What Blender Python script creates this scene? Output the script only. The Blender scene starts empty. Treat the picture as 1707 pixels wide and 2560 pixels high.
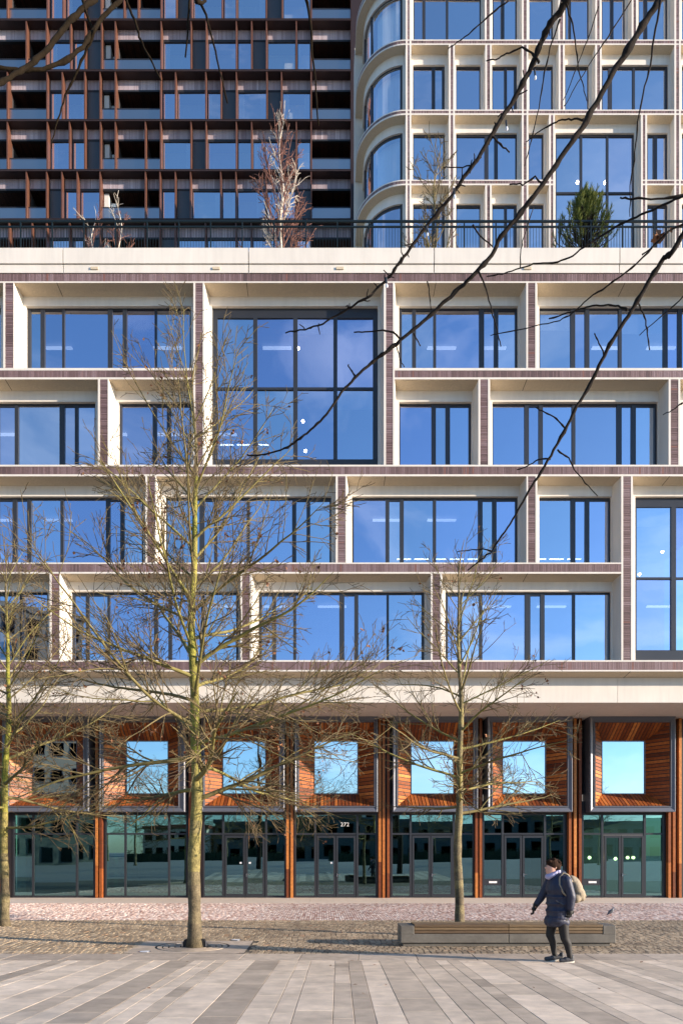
import bpy, bmesh, math, random
from mathutils import Vector, Matrix, noise

# ------------------------------------------------------------------ camera, world, sun, exposure
scene = bpy.context.scene
COL = scene.collection
R = math.radians
CAM_H = 1.85
VX, VY, FPX = 806.0, 2133.0, 1707.0       # principal point and focal length, in pixels of the photograph

cam_d = bpy.data.cameras.new('camera'); cam = bpy.data.objects.new('camera', cam_d); COL.objects.link(cam)
cam.location = (0, 0, CAM_H); cam.rotation_euler = (R(90), 0, 0)
cam_d.lens = 24; cam_d.sensor_width = 36; cam_d.sensor_fit = 'AUTO'
cam_d.shift_x = (853.5 - VX) / 2560; cam_d.shift_y = (VY - 1280) / 2560
cam_d.clip_start = 0.05; cam_d.clip_end = 2000
scene.camera = cam

SUN_A, SUN_E = R(18.3), R(12.0)            # sun stands right of and slightly behind the camera
world = bpy.data.worlds.new('World'); scene.world = world; world.use_nodes = True
wn, wl = world.node_tree.nodes, world.node_tree.links
wn.clear()
w_out = wn.new('ShaderNodeOutputWorld'); w_bg = wn.new('ShaderNodeBackground'); w_sky = wn.new('ShaderNodeTexSky')
w_sky.sky_type = 'NISHITA'; w_sky.sun_disc = False
w_sky.sun_elevation = SUN_E; w_sky.sun_rotation = R(90) + SUN_A
w_sky.air_density = 1.0; w_sky.dust_density = 0.5; w_sky.ozone_density = 4.5
w_bg.inputs['Strength'].default_value = 0.15
w_co = wn.new('ShaderNodeTexCoord'); w_mp = wn.new('ShaderNodeMapping'); w_no = wn.new('ShaderNodeTexNoise')
w_mp.inputs['Scale'].default_value = (1.2, 1.2, 3.2)
w_no.inputs['Scale'].default_value = 2.2; w_no.inputs['Detail'].default_value = 9; w_no.inputs['Roughness'].default_value = 0.55
w_no.inputs['Distortion'].default_value = 0.9
w_rm = wn.new('ShaderNodeMapRange'); w_rm.inputs['From Min'].default_value = 0.52; w_rm.inputs['From Max'].default_value = 0.95
w_rm.inputs['To Max'].default_value = 0.45
w_mx = wn.new('ShaderNodeMix'); w_mx.data_type = 'RGBA'; w_mx.inputs['B'].default_value = (5.2, 5.6, 6.2, 1)
wl.new(w_co.outputs['Generated'], w_mp.inputs['Vector']); wl.new(w_mp.outputs['Vector'], w_no.inputs['Vector'])
wl.new(w_no.outputs['Fac'], w_rm.inputs['Value']); wl.new(w_rm.outputs['Result'], w_mx.inputs['Factor'])
wl.new(w_sky.outputs['Color'], w_mx.inputs['A']); wl.new(w_mx.outputs['Result'], w_bg.inputs['Color'])
wl.new(w_bg.outputs['Background'], w_out.inputs['Surface'])

sun_d = bpy.data.lights.new('sun', 'SUN'); sun = bpy.data.objects.new('sun', sun_d); COL.objects.link(sun)
sun_d.energy = 4.5; sun_d.angle = R(0.5); sun_d.color = (1.0, 0.845, 0.68)
to_sun = Vector((math.cos(SUN_A) * math.cos(SUN_E), -math.sin(SUN_A) * math.cos(SUN_E), math.sin(SUN_E)))
sun.rotation_euler = to_sun.to_track_quat('Z', 'Y').to_euler(); sun.location = to_sun * 60

scene.view_settings.view_transform = 'Standard'; scene.view_settings.look = 'None'
scene.view_settings.exposure = 1.15; scene.view_settings.gamma = 1.0; scene.view_settings.use_curve_mapping = False
scene.render.engine = 'CYCLES'
scene.cycles.use_denoising = True
scene.cycles.max_bounces = 8; scene.cycles.transparent_max_bounces = 16; scene.cycles.glossy_bounces = 4
scene.cycles.caustics_reflective = False; scene.cycles.caustics_refractive = False

# ------------------------------------------------------------------ helpers
def X(px, Y): return (px - VX) / FPX * Y
def Z(py, Y): return CAM_H + (VY - py) / FPX * Y
def at(px, py, Y): return Vector((X(px, Y), Y, Z(py, Y)))
def gl(z): return z / 1.836                  # left-hand study crops
def gr(z): return 854 + z / 1.838            # right-hand study crops

class MB:
    def __init__(s): s.v = []; s.f = []; s.t = []; s.sm = False
    def quad(s, a, b, c, d, t=0.5):
        n = len(s.v); s.v += [tuple(a), tuple(b), tuple(c), tuple(d)]; s.f.append((n, n+1, n+2, n+3)); s.t.append(t)
    def poly(s, pts, t=0.5):
        n = len(s.v); s.v += [tuple(p) for p in pts]; s.f.append(tuple(range(n, n+len(pts)))); s.t.append(t)
    def box(s, x0, x1, y0, y1, z0, z1, t=0.5, back=True):
        if x0 > x1: x0, x1 = x1, x0
        if z0 > z1: z0, z1 = z1, z0
        n = len(s.v)
        s.v += [(x0,y0,z0),(x1,y0,z0),(x1,y1,z0),(x0,y1,z0),(x0,y0,z1),(x1,y0,z1),(x1,y1,z1),(x0,y1,z1)]
        fs = [(0,1,5,4),(1,2,6,5),(3,0,4,7),(0,3,2,1),(4,5,6,7)]
        if back: fs.append((2,3,7,6))
        for f in fs: s.f.append(tuple(n+i for i in f)); s.t.append(t)
    def prism(s, ring_a, ring_b, t=0.5):
        """two matching rings joined into a closed solid"""
        n = len(s.v); k = len(ring_a)
        s.v += [tuple(p) for p in ring_a] + [tuple(p) for p in ring_b]
        for i in range(k):
            j = (i+1) % k
            s.f.append((n+i, n+j, n+k+j, n+k+i)); s.t.append(t)
        s.f.append(tuple(n+i for i in reversed(range(k)))); s.t.append(t)
        s.f.append(tuple(n+k+i for i in range(k))); s.t.append(t)
    def tube(s, pts, radii, n=6, t=0.5, cap=True, ts=None):
        pts = [Vector(p) for p in pts]; m = len(pts); base = len(s.v)
        if isinstance(radii, (int, float)): radii = [radii]*m
        prev = None
        for i, p in enumerate(pts):
            d = (pts[min(i+1, m-1)] - pts[max(i-1, 0)])
            if d.length < 1e-9: d = Vector((0,0,1))
            d.normalize()
            if prev is None:
                u = d.orthogonal().normalized()
            else:
                u = prev - d * prev.dot(d)
                u = u.normalized() if u.length > 1e-6 else d.orthogonal().normalized()
            prev = u; w = d.cross(u); r = radii[i]
            for k in range(n):
                a = 2*math.pi*k/n
                q = p + u*(math.cos(a)*r) + w*(math.sin(a)*r)
                s.v.append((q.x, q.y, q.z))
        for i in range(m-1):
            tt = ts[i] if ts else t
            for k in range(n):
                k2 = (k+1) % n
                s.f.append((base+i*n+k, base+i*n+k2, base+(i+1)*n+k2, base+(i+1)*n+k)); s.t.append(tt)
        if cap:
            s.f.append(tuple(base+k for k in reversed(range(n)))); s.t.append(t)
            s.f.append(tuple(base+(m-1)*n+k for k in range(n))); s.t.append(t)
    def lathe(s, c, prof, n=24, t=0.5):
        """prof: list of (radius, z); open surface of revolution about the vertical through c"""
        base = len(s.v); m = len(prof)
        for r, z in prof:
            for k in range(n):
                a = 2*math.pi*k/n
                s.v.append((c[0]+math.cos(a)*r, c[1]+math.sin(a)*r, c[2]+z))
        for i in range(m-1):
            for k in range(n):
                k2 = (k+1) % n
                s.f.append((base+i*n+k, base+i*n+k2, base+(i+1)*n+k2, base+(i+1)*n+k)); s.t.append(t)
    def build(s, name, mat, parent=None, smooth=False, loc=None):
        me = bpy.data.meshes.new(name); me.from_pydata(s.v, [], s.f); me.update()
        at_ = me.attributes.new('tint', 'FLOAT', 'FACE'); at_.data.foreach_set('value', s.t)
        if smooth: me.polygons.foreach_set('use_smooth', [True]*len(me.polygons))
        me.materials.append(mat)
        return link(name, me, parent, loc)

def link(name, me, parent=None, loc=None):
    o = bpy.data.objects.new(name, me); COL.objects.link(o)
    if parent: o.parent = parent
    if loc is not None: o.location = loc
    return o
def tag(o, label=None, cat=None, group=None, kind=None):
    if label: o['label'] = label
    if cat: o['category'] = cat
    if group: o['group'] = group
    if kind: o['kind'] = kind
    return o
def empty(name, loc=(0,0,0)):
    o = bpy.data.objects.new(name, None); COL.objects.link(o); o.location = loc; o.empty_display_size = 0.2
    return o
def boxo(name, mat, parent, *b, t=0.5):
    m = MB(); m.box(*b, t=t); return m.build(name, mat, parent)

# ------------------------------------------------------------------ materials
MATS = {}
def mat(name, base, rough=0.6, metal=0.0, var=0.0, ramp=None, nscale=6.0, ndetail=4.0, bump=0.0, bscale=40.0, spec=0.5, stretch=None, coat=0.0, mottle=0.0, mscale=0.6):
    """procedural Principled material; ramp = list of (pos, colour) driven by the per-piece 'tint' attribute"""
    m = bpy.data.materials.new(name); m.use_nodes = True; MATS[name] = m
    nt = m.node_tree; n, l = nt.nodes, nt.links; p = n['Principled BSDF']
    p.inputs['Roughness'].default_value = rough; p.inputs['Metallic'].default_value = metal
    p.inputs['Specular IOR Level'].default_value = spec
    if coat: p.inputs['Coat Weight'].default_value = coat
    co = n.new('ShaderNodeTexCoord'); mp = n.new('ShaderNodeMapping'); l.new(co.outputs['Object'], mp.inputs['Vector'])
    if stretch: mp.inputs['Scale'].default_value = stretch
    if ramp:
        a = n.new('ShaderNodeAttribute'); a.attribute_name = 'tint'
        cr = n.new('ShaderNodeValToRGB'); l.new(a.outputs['Fac'], cr.inputs['Fac'])
        e = cr.color_ramp.elements
        while len(e) < len(ramp): e.new(0.5)
        for i, (pos, c) in enumerate(ramp): e[i].position = pos; e[i].color = (*c, 1)
        col = cr.outputs['Color']
    else:
        c = n.new('ShaderNodeRGB'); c.outputs[0].default_value = (*base, 1); col = c.outputs[0]
    if var:
        nz = n.new('ShaderNodeTexNoise'); nz.inputs['Scale'].default_value = nscale; nz.inputs['Detail'].default_value = ndetail
        l.new(mp.outputs['Vector'], nz.inputs['Vector'])
        rr = n.new('ShaderNodeMapRange'); rr.inputs['From Min'].default_value = 0.25; rr.inputs['From Max'].default_value = 0.75
        rr.inputs['To Min'].default_value = 1-var; rr.inputs['To Max'].default_value = 1+var
        l.new(nz.outputs['Fac'], rr.inputs['Value'])
        mx = n.new('ShaderNodeVectorMath'); mx.operation = 'SCALE'
        l.new(col, mx.inputs[0]); l.new(rr.outputs['Result'], mx.inputs['Scale']); col = mx.outputs['Vector']
    if mottle:
        nz2 = n.new('ShaderNodeTexNoise'); nz2.inputs['Scale'].default_value = mscale; nz2.inputs['Detail'].default_value = 5
        l.new(co.outputs['Object'], nz2.inputs['Vector'])
        r2 = n.new('ShaderNodeMapRange'); r2.inputs['From Min'].default_value = 0.3; r2.inputs['From Max'].default_value = 0.7
        r2.inputs['To Min'].default_value = 1-mottle; r2.inputs['To Max'].default_value = 1+mottle
        l.new(nz2.outputs['Fac'], r2.inputs['Value'])
        m2 = n.new('ShaderNodeVectorMath'); m2.operation = 'SCALE'
        l.new(col, m2.inputs[0]); l.new(r2.outputs['Result'], m2.inputs['Scale']); col = m2.outputs['Vector']
    l.new(col, p.inputs['Base Color'])
    if bump:
        nb = n.new('ShaderNodeTexNoise'); nb.inputs['Scale'].default_value = bscale; nb.inputs['Detail'].default_value = 5
        l.new(mp.outputs['Vector'], nb.inputs['Vector'])
        b = n.new('ShaderNodeBump'); b.inputs['Strength'].default_value = bump; b.inputs['Distance'].default_value = 0.02
        l.new(nb.outputs['Fac'], b.inputs['Height']); l.new(b.outputs['Normal'], p.inputs['Normal'])
    return m

def glass(name, tint, trans, refl, wav=0.012, wscale=0.9, rough=0.0, tint2=None, dr=0.0):
    """coated glazing: a mirror-like share and a see-through share"""
    m = bpy.data.materials.new(name); m.use_nodes = True; MATS[name] = m
    n, l = m.node_tree.nodes, m.node_tree.links; n.remove(n['Principled BSDF'])
    out = n['Material Output']
    g = n.new('ShaderNodeBsdfGlossy'); g.inputs['Color'].default_value = (*tint, 1); g.inputs['Roughness'].default_value = rough
    t = n.new('ShaderNodeBsdfTransparent'); t.inputs['Color'].default_value = (*trans, 1)
    mx = n.new('ShaderNodeMixShader')
    # the coating sits on the outer face of the pane; panes differ a little from one another
    ge = n.new('ShaderNodeNewGeometry'); oi = n.new('ShaderNodeObjectInfo')
    rv = n.new('ShaderNodeMapRange'); rv.inputs['To Min'].default_value = refl-dr; rv.inputs['To Max'].default_value = refl+dr
    l.new(oi.outputs['Random'], rv.inputs['Value'])
    fr = n.new('ShaderNodeMath'); fr.operation = 'SUBTRACT'; fr.inputs[0].default_value = 1.0; l.new(ge.outputs['Backfacing'], fr.inputs[1])
    mu = n.new('ShaderNodeMath'); mu.operation = 'MULTIPLY'; l.new(fr.outputs[0], mu.inputs[0]); l.new(rv.outputs['Result'], mu.inputs[1]); l.new(mu.outputs[0], mx.inputs['Fac'])
    if tint2:
        wn_ = n.new('ShaderNodeTexWhiteNoise'); wn_.noise_dimensions = '1D'; l.new(oi.outputs['Random'], wn_.inputs['W'])
        cm = n.new('ShaderNodeMix'); cm.data_type = 'RGBA'; cm.inputs['A'].default_value = (*tint,1); cm.inputs['B'].default_value = (*tint2,1); l.new(wn_.outputs['Value'], cm.inputs['Factor']); l.new(cm.outputs['Result'], g.inputs['Color'])
    l.new(t.outputs[0], mx.inputs[1]); l.new(g.outputs[0], mx.inputs[2]); l.new(mx.outputs[0], out.inputs['Surface'])
    co = n.new('ShaderNodeTexCoord'); nb = n.new('ShaderNodeTexNoise'); nb.inputs['Scale'].default_value = wscale; nb.inputs['Detail'].default_value = 1.5
    l.new(co.outputs['Object'], nb.inputs['Vector'])
    b = n.new('ShaderNodeBump'); b.inputs['Strength'].default_value = 1.0; b.inputs['Distance'].default_value = wav
    l.new(nb.outputs['Fac'], b.inputs['Height']); l.new(b.outputs['Normal'], g.inputs['Normal'])
    return m
def emit(name, col, s):
    m = bpy.data.materials.new(name); m.use_nodes = True; MATS[name] = m
    p = m.node_tree.nodes['Principled BSDF']; p.inputs['Base Color'].default_value = (*col, 1)
    p.inputs['Emission Color'].default_value = (*col, 1); p.inputs['Emission Strength'].default_value = s
    return m

BRICK = [(0, (.085,.055,.058)), (.3, (.15,.092,.092)), (.6, (.21,.135,.138)), (.85, (.27,.19,.20)), (1, (.22,.10,.085))]
WOODR = [(0, (.12,.032,.012)), (.35, (.23,.062,.016)), (.7, (.38,.115,.026)), (1, (.58,.22,.055))]
BRICKT = [(0, (.24,.18,.20)), (.5, (.42,.34,.37)), (1, (.56,.48,.52))]
mat('cream', (.73,.68,.61), .75, var=.055, nscale=2.2, stretch=(2.5,2.5,.35), mottle=.05, mscale=.5, bump=.06, bscale=90)
mat('cream_aggregate', (.60,.50,.36), .85, var=.22, nscale=34, ndetail=6, mottle=.05, bump=.25, bscale=60)
mat('joint', (.06,.05,.045), .9)
mat('brick', None, .7, ramp=BRICK, var=.12, nscale=18, bump=.15, bscale=60)
mat('brick_tower', None, .7, ramp=BRICKT, var=.12, nscale=18)
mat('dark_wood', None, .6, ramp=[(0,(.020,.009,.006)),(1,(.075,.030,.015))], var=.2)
mat('mortar', (.075,.06,.06), .9, var=.1)
mat('anthracite', (.040,.043,.050), .38, metal=.35, var=.06, nscale=2)
mat('box_metal', (.13,.135,.16), .42, metal=.25, var=.08, nscale=1.5)
mat('black_metal', (.018,.018,.02), .5)
mat('wood_slat', None, .5, ramp=WOODR, var=.28, nscale=9, stretch=(1,1,1), bump=.1, bscale=30, spec=.35)
mat('copper', (.125,.052,.032), .5, metal=.3, var=.14, nscale=2.5)
mat('bronze', (.050,.030,.026), .45, metal=.4, var=.1, nscale=2)
mat('slate_panel', (.062,.075,.085), .45, metal=.1, var=.08, nscale=1)
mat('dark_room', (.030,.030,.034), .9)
mat('room_wall', (.16,.16,.17), .9, var=.15, nscale=.8)
mat('room_ceiling', (.30,.30,.31), .9, var=.1, nscale=.6)
mat('curtain', (.86,.88,.86), .9, var=.1, nscale=3, stretch=(8,8,.2))
mat('white_wall', (.72,.71,.66), .8, var=.05)
mat('white_paint', (.8,.8,.79), .5)
mat('steel', (.55,.56,.58), .25, metal=1.0)
mat('rail_green', (.006,.013,.013), .4, metal=.2)
glass('glass_office', (.76,.78,1.0), (.75,.80,.88), .77, wav=.004, tint2=(.88,.94,1.0), dr=.07)
glass('glass_tower', (1.0,.95,1.0), (.95,1.0,1.0), .78, wav=.004, tint2=(1.0,1.0,1.0), dr=.06)
glass('glass_box', (.80,.92,1.0), (.5,.6,.65), .80, wav=.004)
glass('glass_shop', (.36,.62,.64), (.42,.66,.60), .50, wav=.0009, wscale=.8, dr=.08)
glass('glass_balustrade', (.85,.82,.78), (.45,.47,.48), .55, rough=.3)
emit('lamp_warm', (1.0, .72, .38), 7.0)
emit('lamp_star', (1.0, .74, .68), 14.0)
emit('lamp_strip', (.9, .95, 1.0), 5.0)
emit('lamp_faint', (.9, .95, 1.0), .8)
emit('lamp_white', (1, .98, .95), 6.0)
mat('paving_light', None, .8, ramp=[(0,(.41,.325,.24)),(.45,(.60,.48,.355)),(.75,(.76,.61,.455)),(1,(.80,.65,.49))], var=.14, nscale=6, mottle=.16, mscale=2.1, bump=.25, bscale=55)
mat('kerb_stone', None, .8, ramp=[(0,(.38,.30,.225)),(1,(.52,.42,.32))], var=.2, nscale=6, mottle=.18, mscale=1.1, bump=.3, bscale=50)
mat('sett', None, .75, ramp=[(0,(.19,.14,.09)),(.5,(.34,.255,.165)),(.85,(.46,.36,.24)),(1,(.38,.24,.14))], var=.2, nscale=25, mottle=.22, mscale=.5, bump=.3, bscale=60)
mat('clinker', None, .75, ramp=[(0,(.33,.17,.13)),(.3,(.50,.33,.27)),(.65,(.66,.51,.44)),(1,(.80,.69,.61))], var=.15, nscale=20, mottle=.16, mscale=.5, bump=.2, bscale=50)
mat('sand_joint', (.10,.082,.060), .95, var=.25, nscale=14)
mat('entrance_concrete', (.70,.58,.46), .85, var=.08, nscale=7, mottle=.06, bump=.1)
mat('plaza_ground', (.30,.275,.25), .85, var=.15, nscale=3)
mat('bench_concrete', (.125,.115,.098), .6, var=.12, nscale=14, mottle=.25, mscale=2.2, bump=.12)
mat('bench_wood', None, .65, ramp=[(0,(.10,.060,.030)),(.5,(.16,.105,.052)),(1,(.23,.165,.09))], var=.35, nscale=7, stretch=(.6,9,9), bump=.3, bscale=9)
mat('cast_iron', (.03,.028,.028), .6, metal=.5, var=.2)
M = MATS
rng = random.Random(7)
# ------------------------------------------------------------------ ground
KERB_Y0, KERB_Y1, SETT_Y1, CLINK_Y1 = 11.78, 12.58, 18.85, 25.9
FLOOR_Z = -0.05
SLOPE = 0.0334
def plaza_z(y): return SLOPE * (KERB_Y0 - y)
g = MB(); g.quad((-600,-400,-0.62),(600,-400,-0.62),(600,600,-0.62),(-600,600,-0.62))
tag(g.build('ground', M['plaza_ground']), kind='structure')
g = MB()                                           # plaza bed, rising gently towards and past the camera, level beyond
for (ya, yb) in ((KERB_Y0-.002, -14), (-14, -120)):
    za = plaza_z(ya) - .012 if ya > -13 else plaza_z(-14) - .012
    zb = plaza_z(-14) - .012
    g.quad((-90,yb,zb),(90,yb,zb),(90,ya,za),(-90,ya,za))
plaza = tag(g.build('plaza_pavement', M['plaza_ground']), kind='structure')
# slab columns: photo x at the kerb edge, tone of the column
cols = [(-420,.7),(-360,.3),(-300,.75),(-230,.5),(-170,.8),(-90,.35),(-40,.7),(0,.5),(40,.72),(128,.12),(171,.78),(200,.66),(272,.62),(345,.42),(385,.72),(424,.08),(485,.55),(510,.66),(540,.42),(570,.74),
        (637,.10),(699,.52),(746,.68),(778,.56),(838,.36),(870,.14),(902,.72),(947,.34),(1010,.55),(1041,.38),(1087,.48),(1117,.30),(1145,.80),(1207,.22),(1262,.46),(1286,.74),
        (1350,.60),(1406,.14),(1430,.55),(1478,.78),(1500,.40),(1535,.34),(1595,.70),(1640,.42),(1690,.6),(1740,.25),(1790,.7),(1850,.45),(1900,.7),(1960,.3),(2010,.65),(2080,.5),(2140,.7)]
ROT = 0.024
slab_rest = MB()
nslab = 0
KS = 11.74
for i in range(len(cols)-1):
    x0 = X(cols[i][0], KS) + .0035; x1 = X(cols[i+1][0], KS) - .0035
    tone = cols[i][1]; y = KERB_Y0 - .006
    while y > 4.0:
        L = rng.choice((.6, .8, .8, 1.0, 1.2)) * rng.uniform(.85, 1.1)
        if y > KERB_Y0 - .1: L *= rng.uniform(.25, 1)
        ya, yb = y, y - L + .005
        t = min(1, max(0, tone + rng.uniform(-.13, .13)))
        if rng.random() < .08: t = min(1, max(0, t + rng.choice((-.3, .25))))
        dz = rng.uniform(-.0012, .0012)
        m = MB()
        def pt(x, yy, z): return (x + (KS - yy) * -ROT, yy, z)
        b = .0025
        zt = lambda yy: plaza_z(yy) + dz
        top = [pt(x0+b,yb+b,zt(yb)), pt(x1-b,yb+b,zt(yb)), pt(x1-b,ya-b,zt(ya)), pt(x0+b,ya-b,zt(ya))]
        low = [pt(x0,yb,zt(yb)-b), pt(x1,yb,zt(yb)-b), pt(x1,ya,zt(ya)-b), pt(x0,ya,zt(ya)-b)]
        bot = [(q[0],q[1],q[2]-.03) for q in low]
        xx = (x0+x1)/2
        seen = yb < 12 and ya > 6.9 and -.48*ya < xx < .54*ya
        tgt = m if (seen and nslab < 300) else slab_rest
        tgt.poly(top, t)
        for k in range(4):
            k2 = (k+1) % 4
            tgt.quad(low[k], low[k2], top[k2], top[k], t); tgt.quad(bot[k], bot[k2], low[k2], low[k], t)
        if tgt is m: m.build('slab', M['paving_light'], plaza); nslab += 1
        y -= L
o = slab_rest.build('slab', M['paving_light'], plaza); o['kind'] = 'stuff'
# kerb of long stones
kerb = tag(boxo('kerb', M['sand_joint'], None, -40, 40, KERB_Y0, KERB_Y1, -.4, -.012), kind='structure')
kx = [X(p, 12.1) for p in range(-560, 2300, 146)]
for i in range(len(kx)-1):
    m = MB(); t = rng.random(); a, b_ = kx[i]+.004, kx[i+1]-.004; s = -.05
    y0, y1 = KERB_Y0+.004, KERB_Y1-.004
    top = [(a+s+.006,y0+.006,.0),(b_+s-.006,y0+.006,.0),(b_-.006,y1-.006,.0),(a+.006,y1-.006,.0)]
    low = [(a+s,y0,-.007),(b_+s,y0,-.007),(b_,y1,-.007),(a,y1,-.007)]
    m.poly(top, t)
    for k in range(4):
        k2 = (k+1)%4; m.quad(low[k],low[k2],top[k2],top[k],t); m.quad((*low[k][:2],-.1),(*low[k2][:2],-.1),low[k2],low[k],t)
    m.build('kerb_stone', M['kerb_stone'], kerb)
# sett band (grey-brown), the front rows as single stones
settb = tag(boxo('sett_pavement', M['sand_joint'], None, -40, 40, KERB_Y1+.002, SETT_Y1-.002, -.4, -.010), kind='structure')
def stone(m, x0, x1, y0, y1, z, t, rs, skew=0.0, b=.008, hgt=.014):
    q = [(x0+rs.uniform(-.006,.006), y0), (x1+rs.uniform(-.006,.006), y0), (x1+skew, y1), (x0+skew, y1)]
    zz = z + rs.uniform(-.004, .004)
    c = (sum(p[0] for p in q)/4, sum(p[1] for p in q)/4)
    top = [(c[0]+(p[0]-c[0])*(1-2*b/(x1-x0)), c[1]+(p[1]-c[1])*(1-2*b/(y1-y0)), zz) for p in q]
    low = [(p[0], p[1], zz-hgt) for p in q]
    m.poly(top, t)
    for k in range(4):
        k2 = (k+1)%4; m.quad(low[k],low[k2],top[k2],top[k],t)
rs = random.Random(3)
rest = MB(); n = 0; y = KERB_Y1 + .01; row = 0
GX, GY = X(482, 13.55), 13.55                      # centre of the tree grate
while y < SETT_Y1 - .05:
    d = rs.uniform(.17, .21); half = .56*y + .6
    x = -half + rs.uniform(0, .12)
    while x < half:
        w = rs.uniform(.095, .135)
        if not (abs(x - GX) < 1.13 and y < 14.42) and not (1.62 < x < 5.7 and 13.6 < y < 13.95):
            t = min(1, max(0, rs.gauss(.48, .22)))
            if n < 300 and row < 2 and -.48*y < x < .54*y:
                m = MB(); stone(m, x, x+w-.010, y, y+d-.010, 0, t, rs); m.build('sett', M['sett'], settb); n += 1
            else: stone(rest, x, x+w-.010, y, y+d-.010, 0, t, rs)
        x += w
    y += d; row += 1
o = rest.build('sett', M['sett'], settb); o['kind'] = 'stuff'
# pink clinker band
def clink_z(y): return FLOOR_Z * min(1, max(0, (y - SETT_Y1) / (CLINK_Y1 - SETT_Y1)))
m = MB(); m.quad((-60,SETT_Y1,-.012),(60,SETT_Y1,-.012),(60,CLINK_Y1,FLOOR_Z-.012),(-60,CLINK_Y1,FLOOR_Z-.012))
clk = tag(m.build('clinker_pavement', M['sand_joint']), kind='structure')
rest = MB(); x = -16.5
while x < 17.5:
    w = rs.uniform(.068, .078); y = SETT_Y1 + .01 - rs.uniform(0, .2)
    while y < CLINK_Y1 - .02:
        d = rs.uniform(.195, .21); y0, y1 = max(y, SETT_Y1+.005), min(y+d-.009, CLINK_Y1-.005)
        if y1 - y0 > .05 and -.5*y0-.3 < x < .56*y0+.3:
            stone(rest, x, x+w-.009, y0, y1, clink_z((y0+y1)/2), min(1,max(0,rs.gauss(.56,.27))), rs, b=.005)
        y += d
    x += w
o = rest.build('clinker', M['clinker'], clk); o['kind'] = 'stuff'
m = MB(); x = -20
ent = tag(boxo('entrance_pavement', M['sand_joint'], None, -60, 60, CLINK_Y1+.002, 29.6, -.4, FLOOR_Z-.012), kind='structure')
x = -17.0
while x < 18:
    m = MB(); w = 1.5; m.box(x+.003, x+w-.003, CLINK_Y1+.006, 29.15, FLOOR_Z-.1, FLOOR_Z); m.build('floor_slab', M['entrance_concrete'], ent); x += w

# ------------------------------------------------------------------ podium office building
F, LY, WY = 25.4, 25.98, 26.10
office = tag(empty('office_building', (0, 30, 0)), 'cream concrete office block with mauve brick bands, large blue windows and wooden ground-floor bays', 'building')
def keep(o):                                       # children are modelled in world space
    if o.parent: o.matrix_parent_inverse = Matrix.Translation(-o.parent.location) if o.parent.type == 'EMPTY' else Matrix()
    return o
_build = MB.build
def build_w(s, name, mt, parent=None, smooth=False, loc=None):
    o = _build(s, name, mt, parent, smooth, loc)
    return keep(o)
MB.build = build_w

def brick_row(m, x0, x1, z0, z1, yf, pitch, rr, vertical=True, depth=.03):
    """thin brick slips on edge (vertical) or in stacked courses"""
    k = max(1, round(((x1-x0) if vertical else (z1-z0))/pitch)); cl = rr.random()
    for i in range(k):
        if rr.random() < .08: cl = rr.random()
        t = min(1, max(0, .5 + (cl-.5)*.5 + rr.uniform(-.22,.22)))
        if rr.random() < .02: t = 1
        dy = rr.uniform(0,.006)
        if vertical:
            a = x0+(x1-x0)*i/k; b = x0+(x1-x0)*(i+1)/k; m.box(a+.004, b-.006, yf+dy, yf+depth, z0, z1, t, back=False)
        else:
            a = z0+(z1-z0)*i/k; b = z0+(z1-z0)*(i+1)/k; m.box(x0, x1, yf+dy, yf+depth, a+.005, b-.010, t, back=False)

YO = 1.2
bands = [ # lip top, brick top, brick bottom, lip bottom, x from, x to
    (None, 681.7, 701.9, 705.7, -260, 2000), (918.6, 924.6, 942.0, 947.0, -260, gl(888)), (918.6, 924.6, 942.0, 947.0, gr(235), 2000),
    (1160.5, 1164.8, 1184.4, 1189.3, -260, 2000), (1405, 1408.4, 1428.5, 1432.9, -260, gr(1290)), (1649, 1653, 1673.6, 1677.4, -260, 2000)]
soff_back = {705.7: 740.5, 947.0: 975.8, 1189.3: 1213.4, 1432.9: 1454.0, 1677.4: 1693.8}
for (lt, bt, bb, lb, xa, xb) in bands:
    x0, x1 = X(xa, F), X(xb, F)
    zt = Z((lt if lt else bt-2)+YO, F); zbt, zbb, zlb = Z(bt+YO, F), Z(bb+YO, F), Z(lb+YO, F)
    zsb = Z(soff_back[lb]+YO, LY)
    c = MB()
    c.box(x0, x1, F+.03, WY+.02, zbb, zt-.002)                                   # core
    c.box(x0, x1, F, F+.03, zbt, zt, back=False); c.box(x0, x1, F, F+.03, zlb+.001, zbb, back=False)   # lips
    band = c.build('band', M['cream'], office)
    s = MB(); s.prism([(x0,F+.004,zlb),(x0,F+.004,zbb-.004),(x0,WY+.02,zbb-.004),(x0,LY+.05,zsb)], [(x1,F+.004,zlb),(x1,F+.004,zbb-.004),(x1,WY+.02,zbb-.004),(x1,LY+.05,zsb)])
    s.build('soffit', M['cream_aggregate'], band)
    mo = MB(); mo.box(x0, x1, F+.022, F+.031, zbb, zbt, back=False); mo.build('mortar_bed', M['mortar'], band)
    b = MB(); brick_row(b, x0, x1, zbb+.003, zbt-.003, F+.004, .066, rng); b.build('brick', M['brick'], band)['kind'] = 'stuff'
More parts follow.
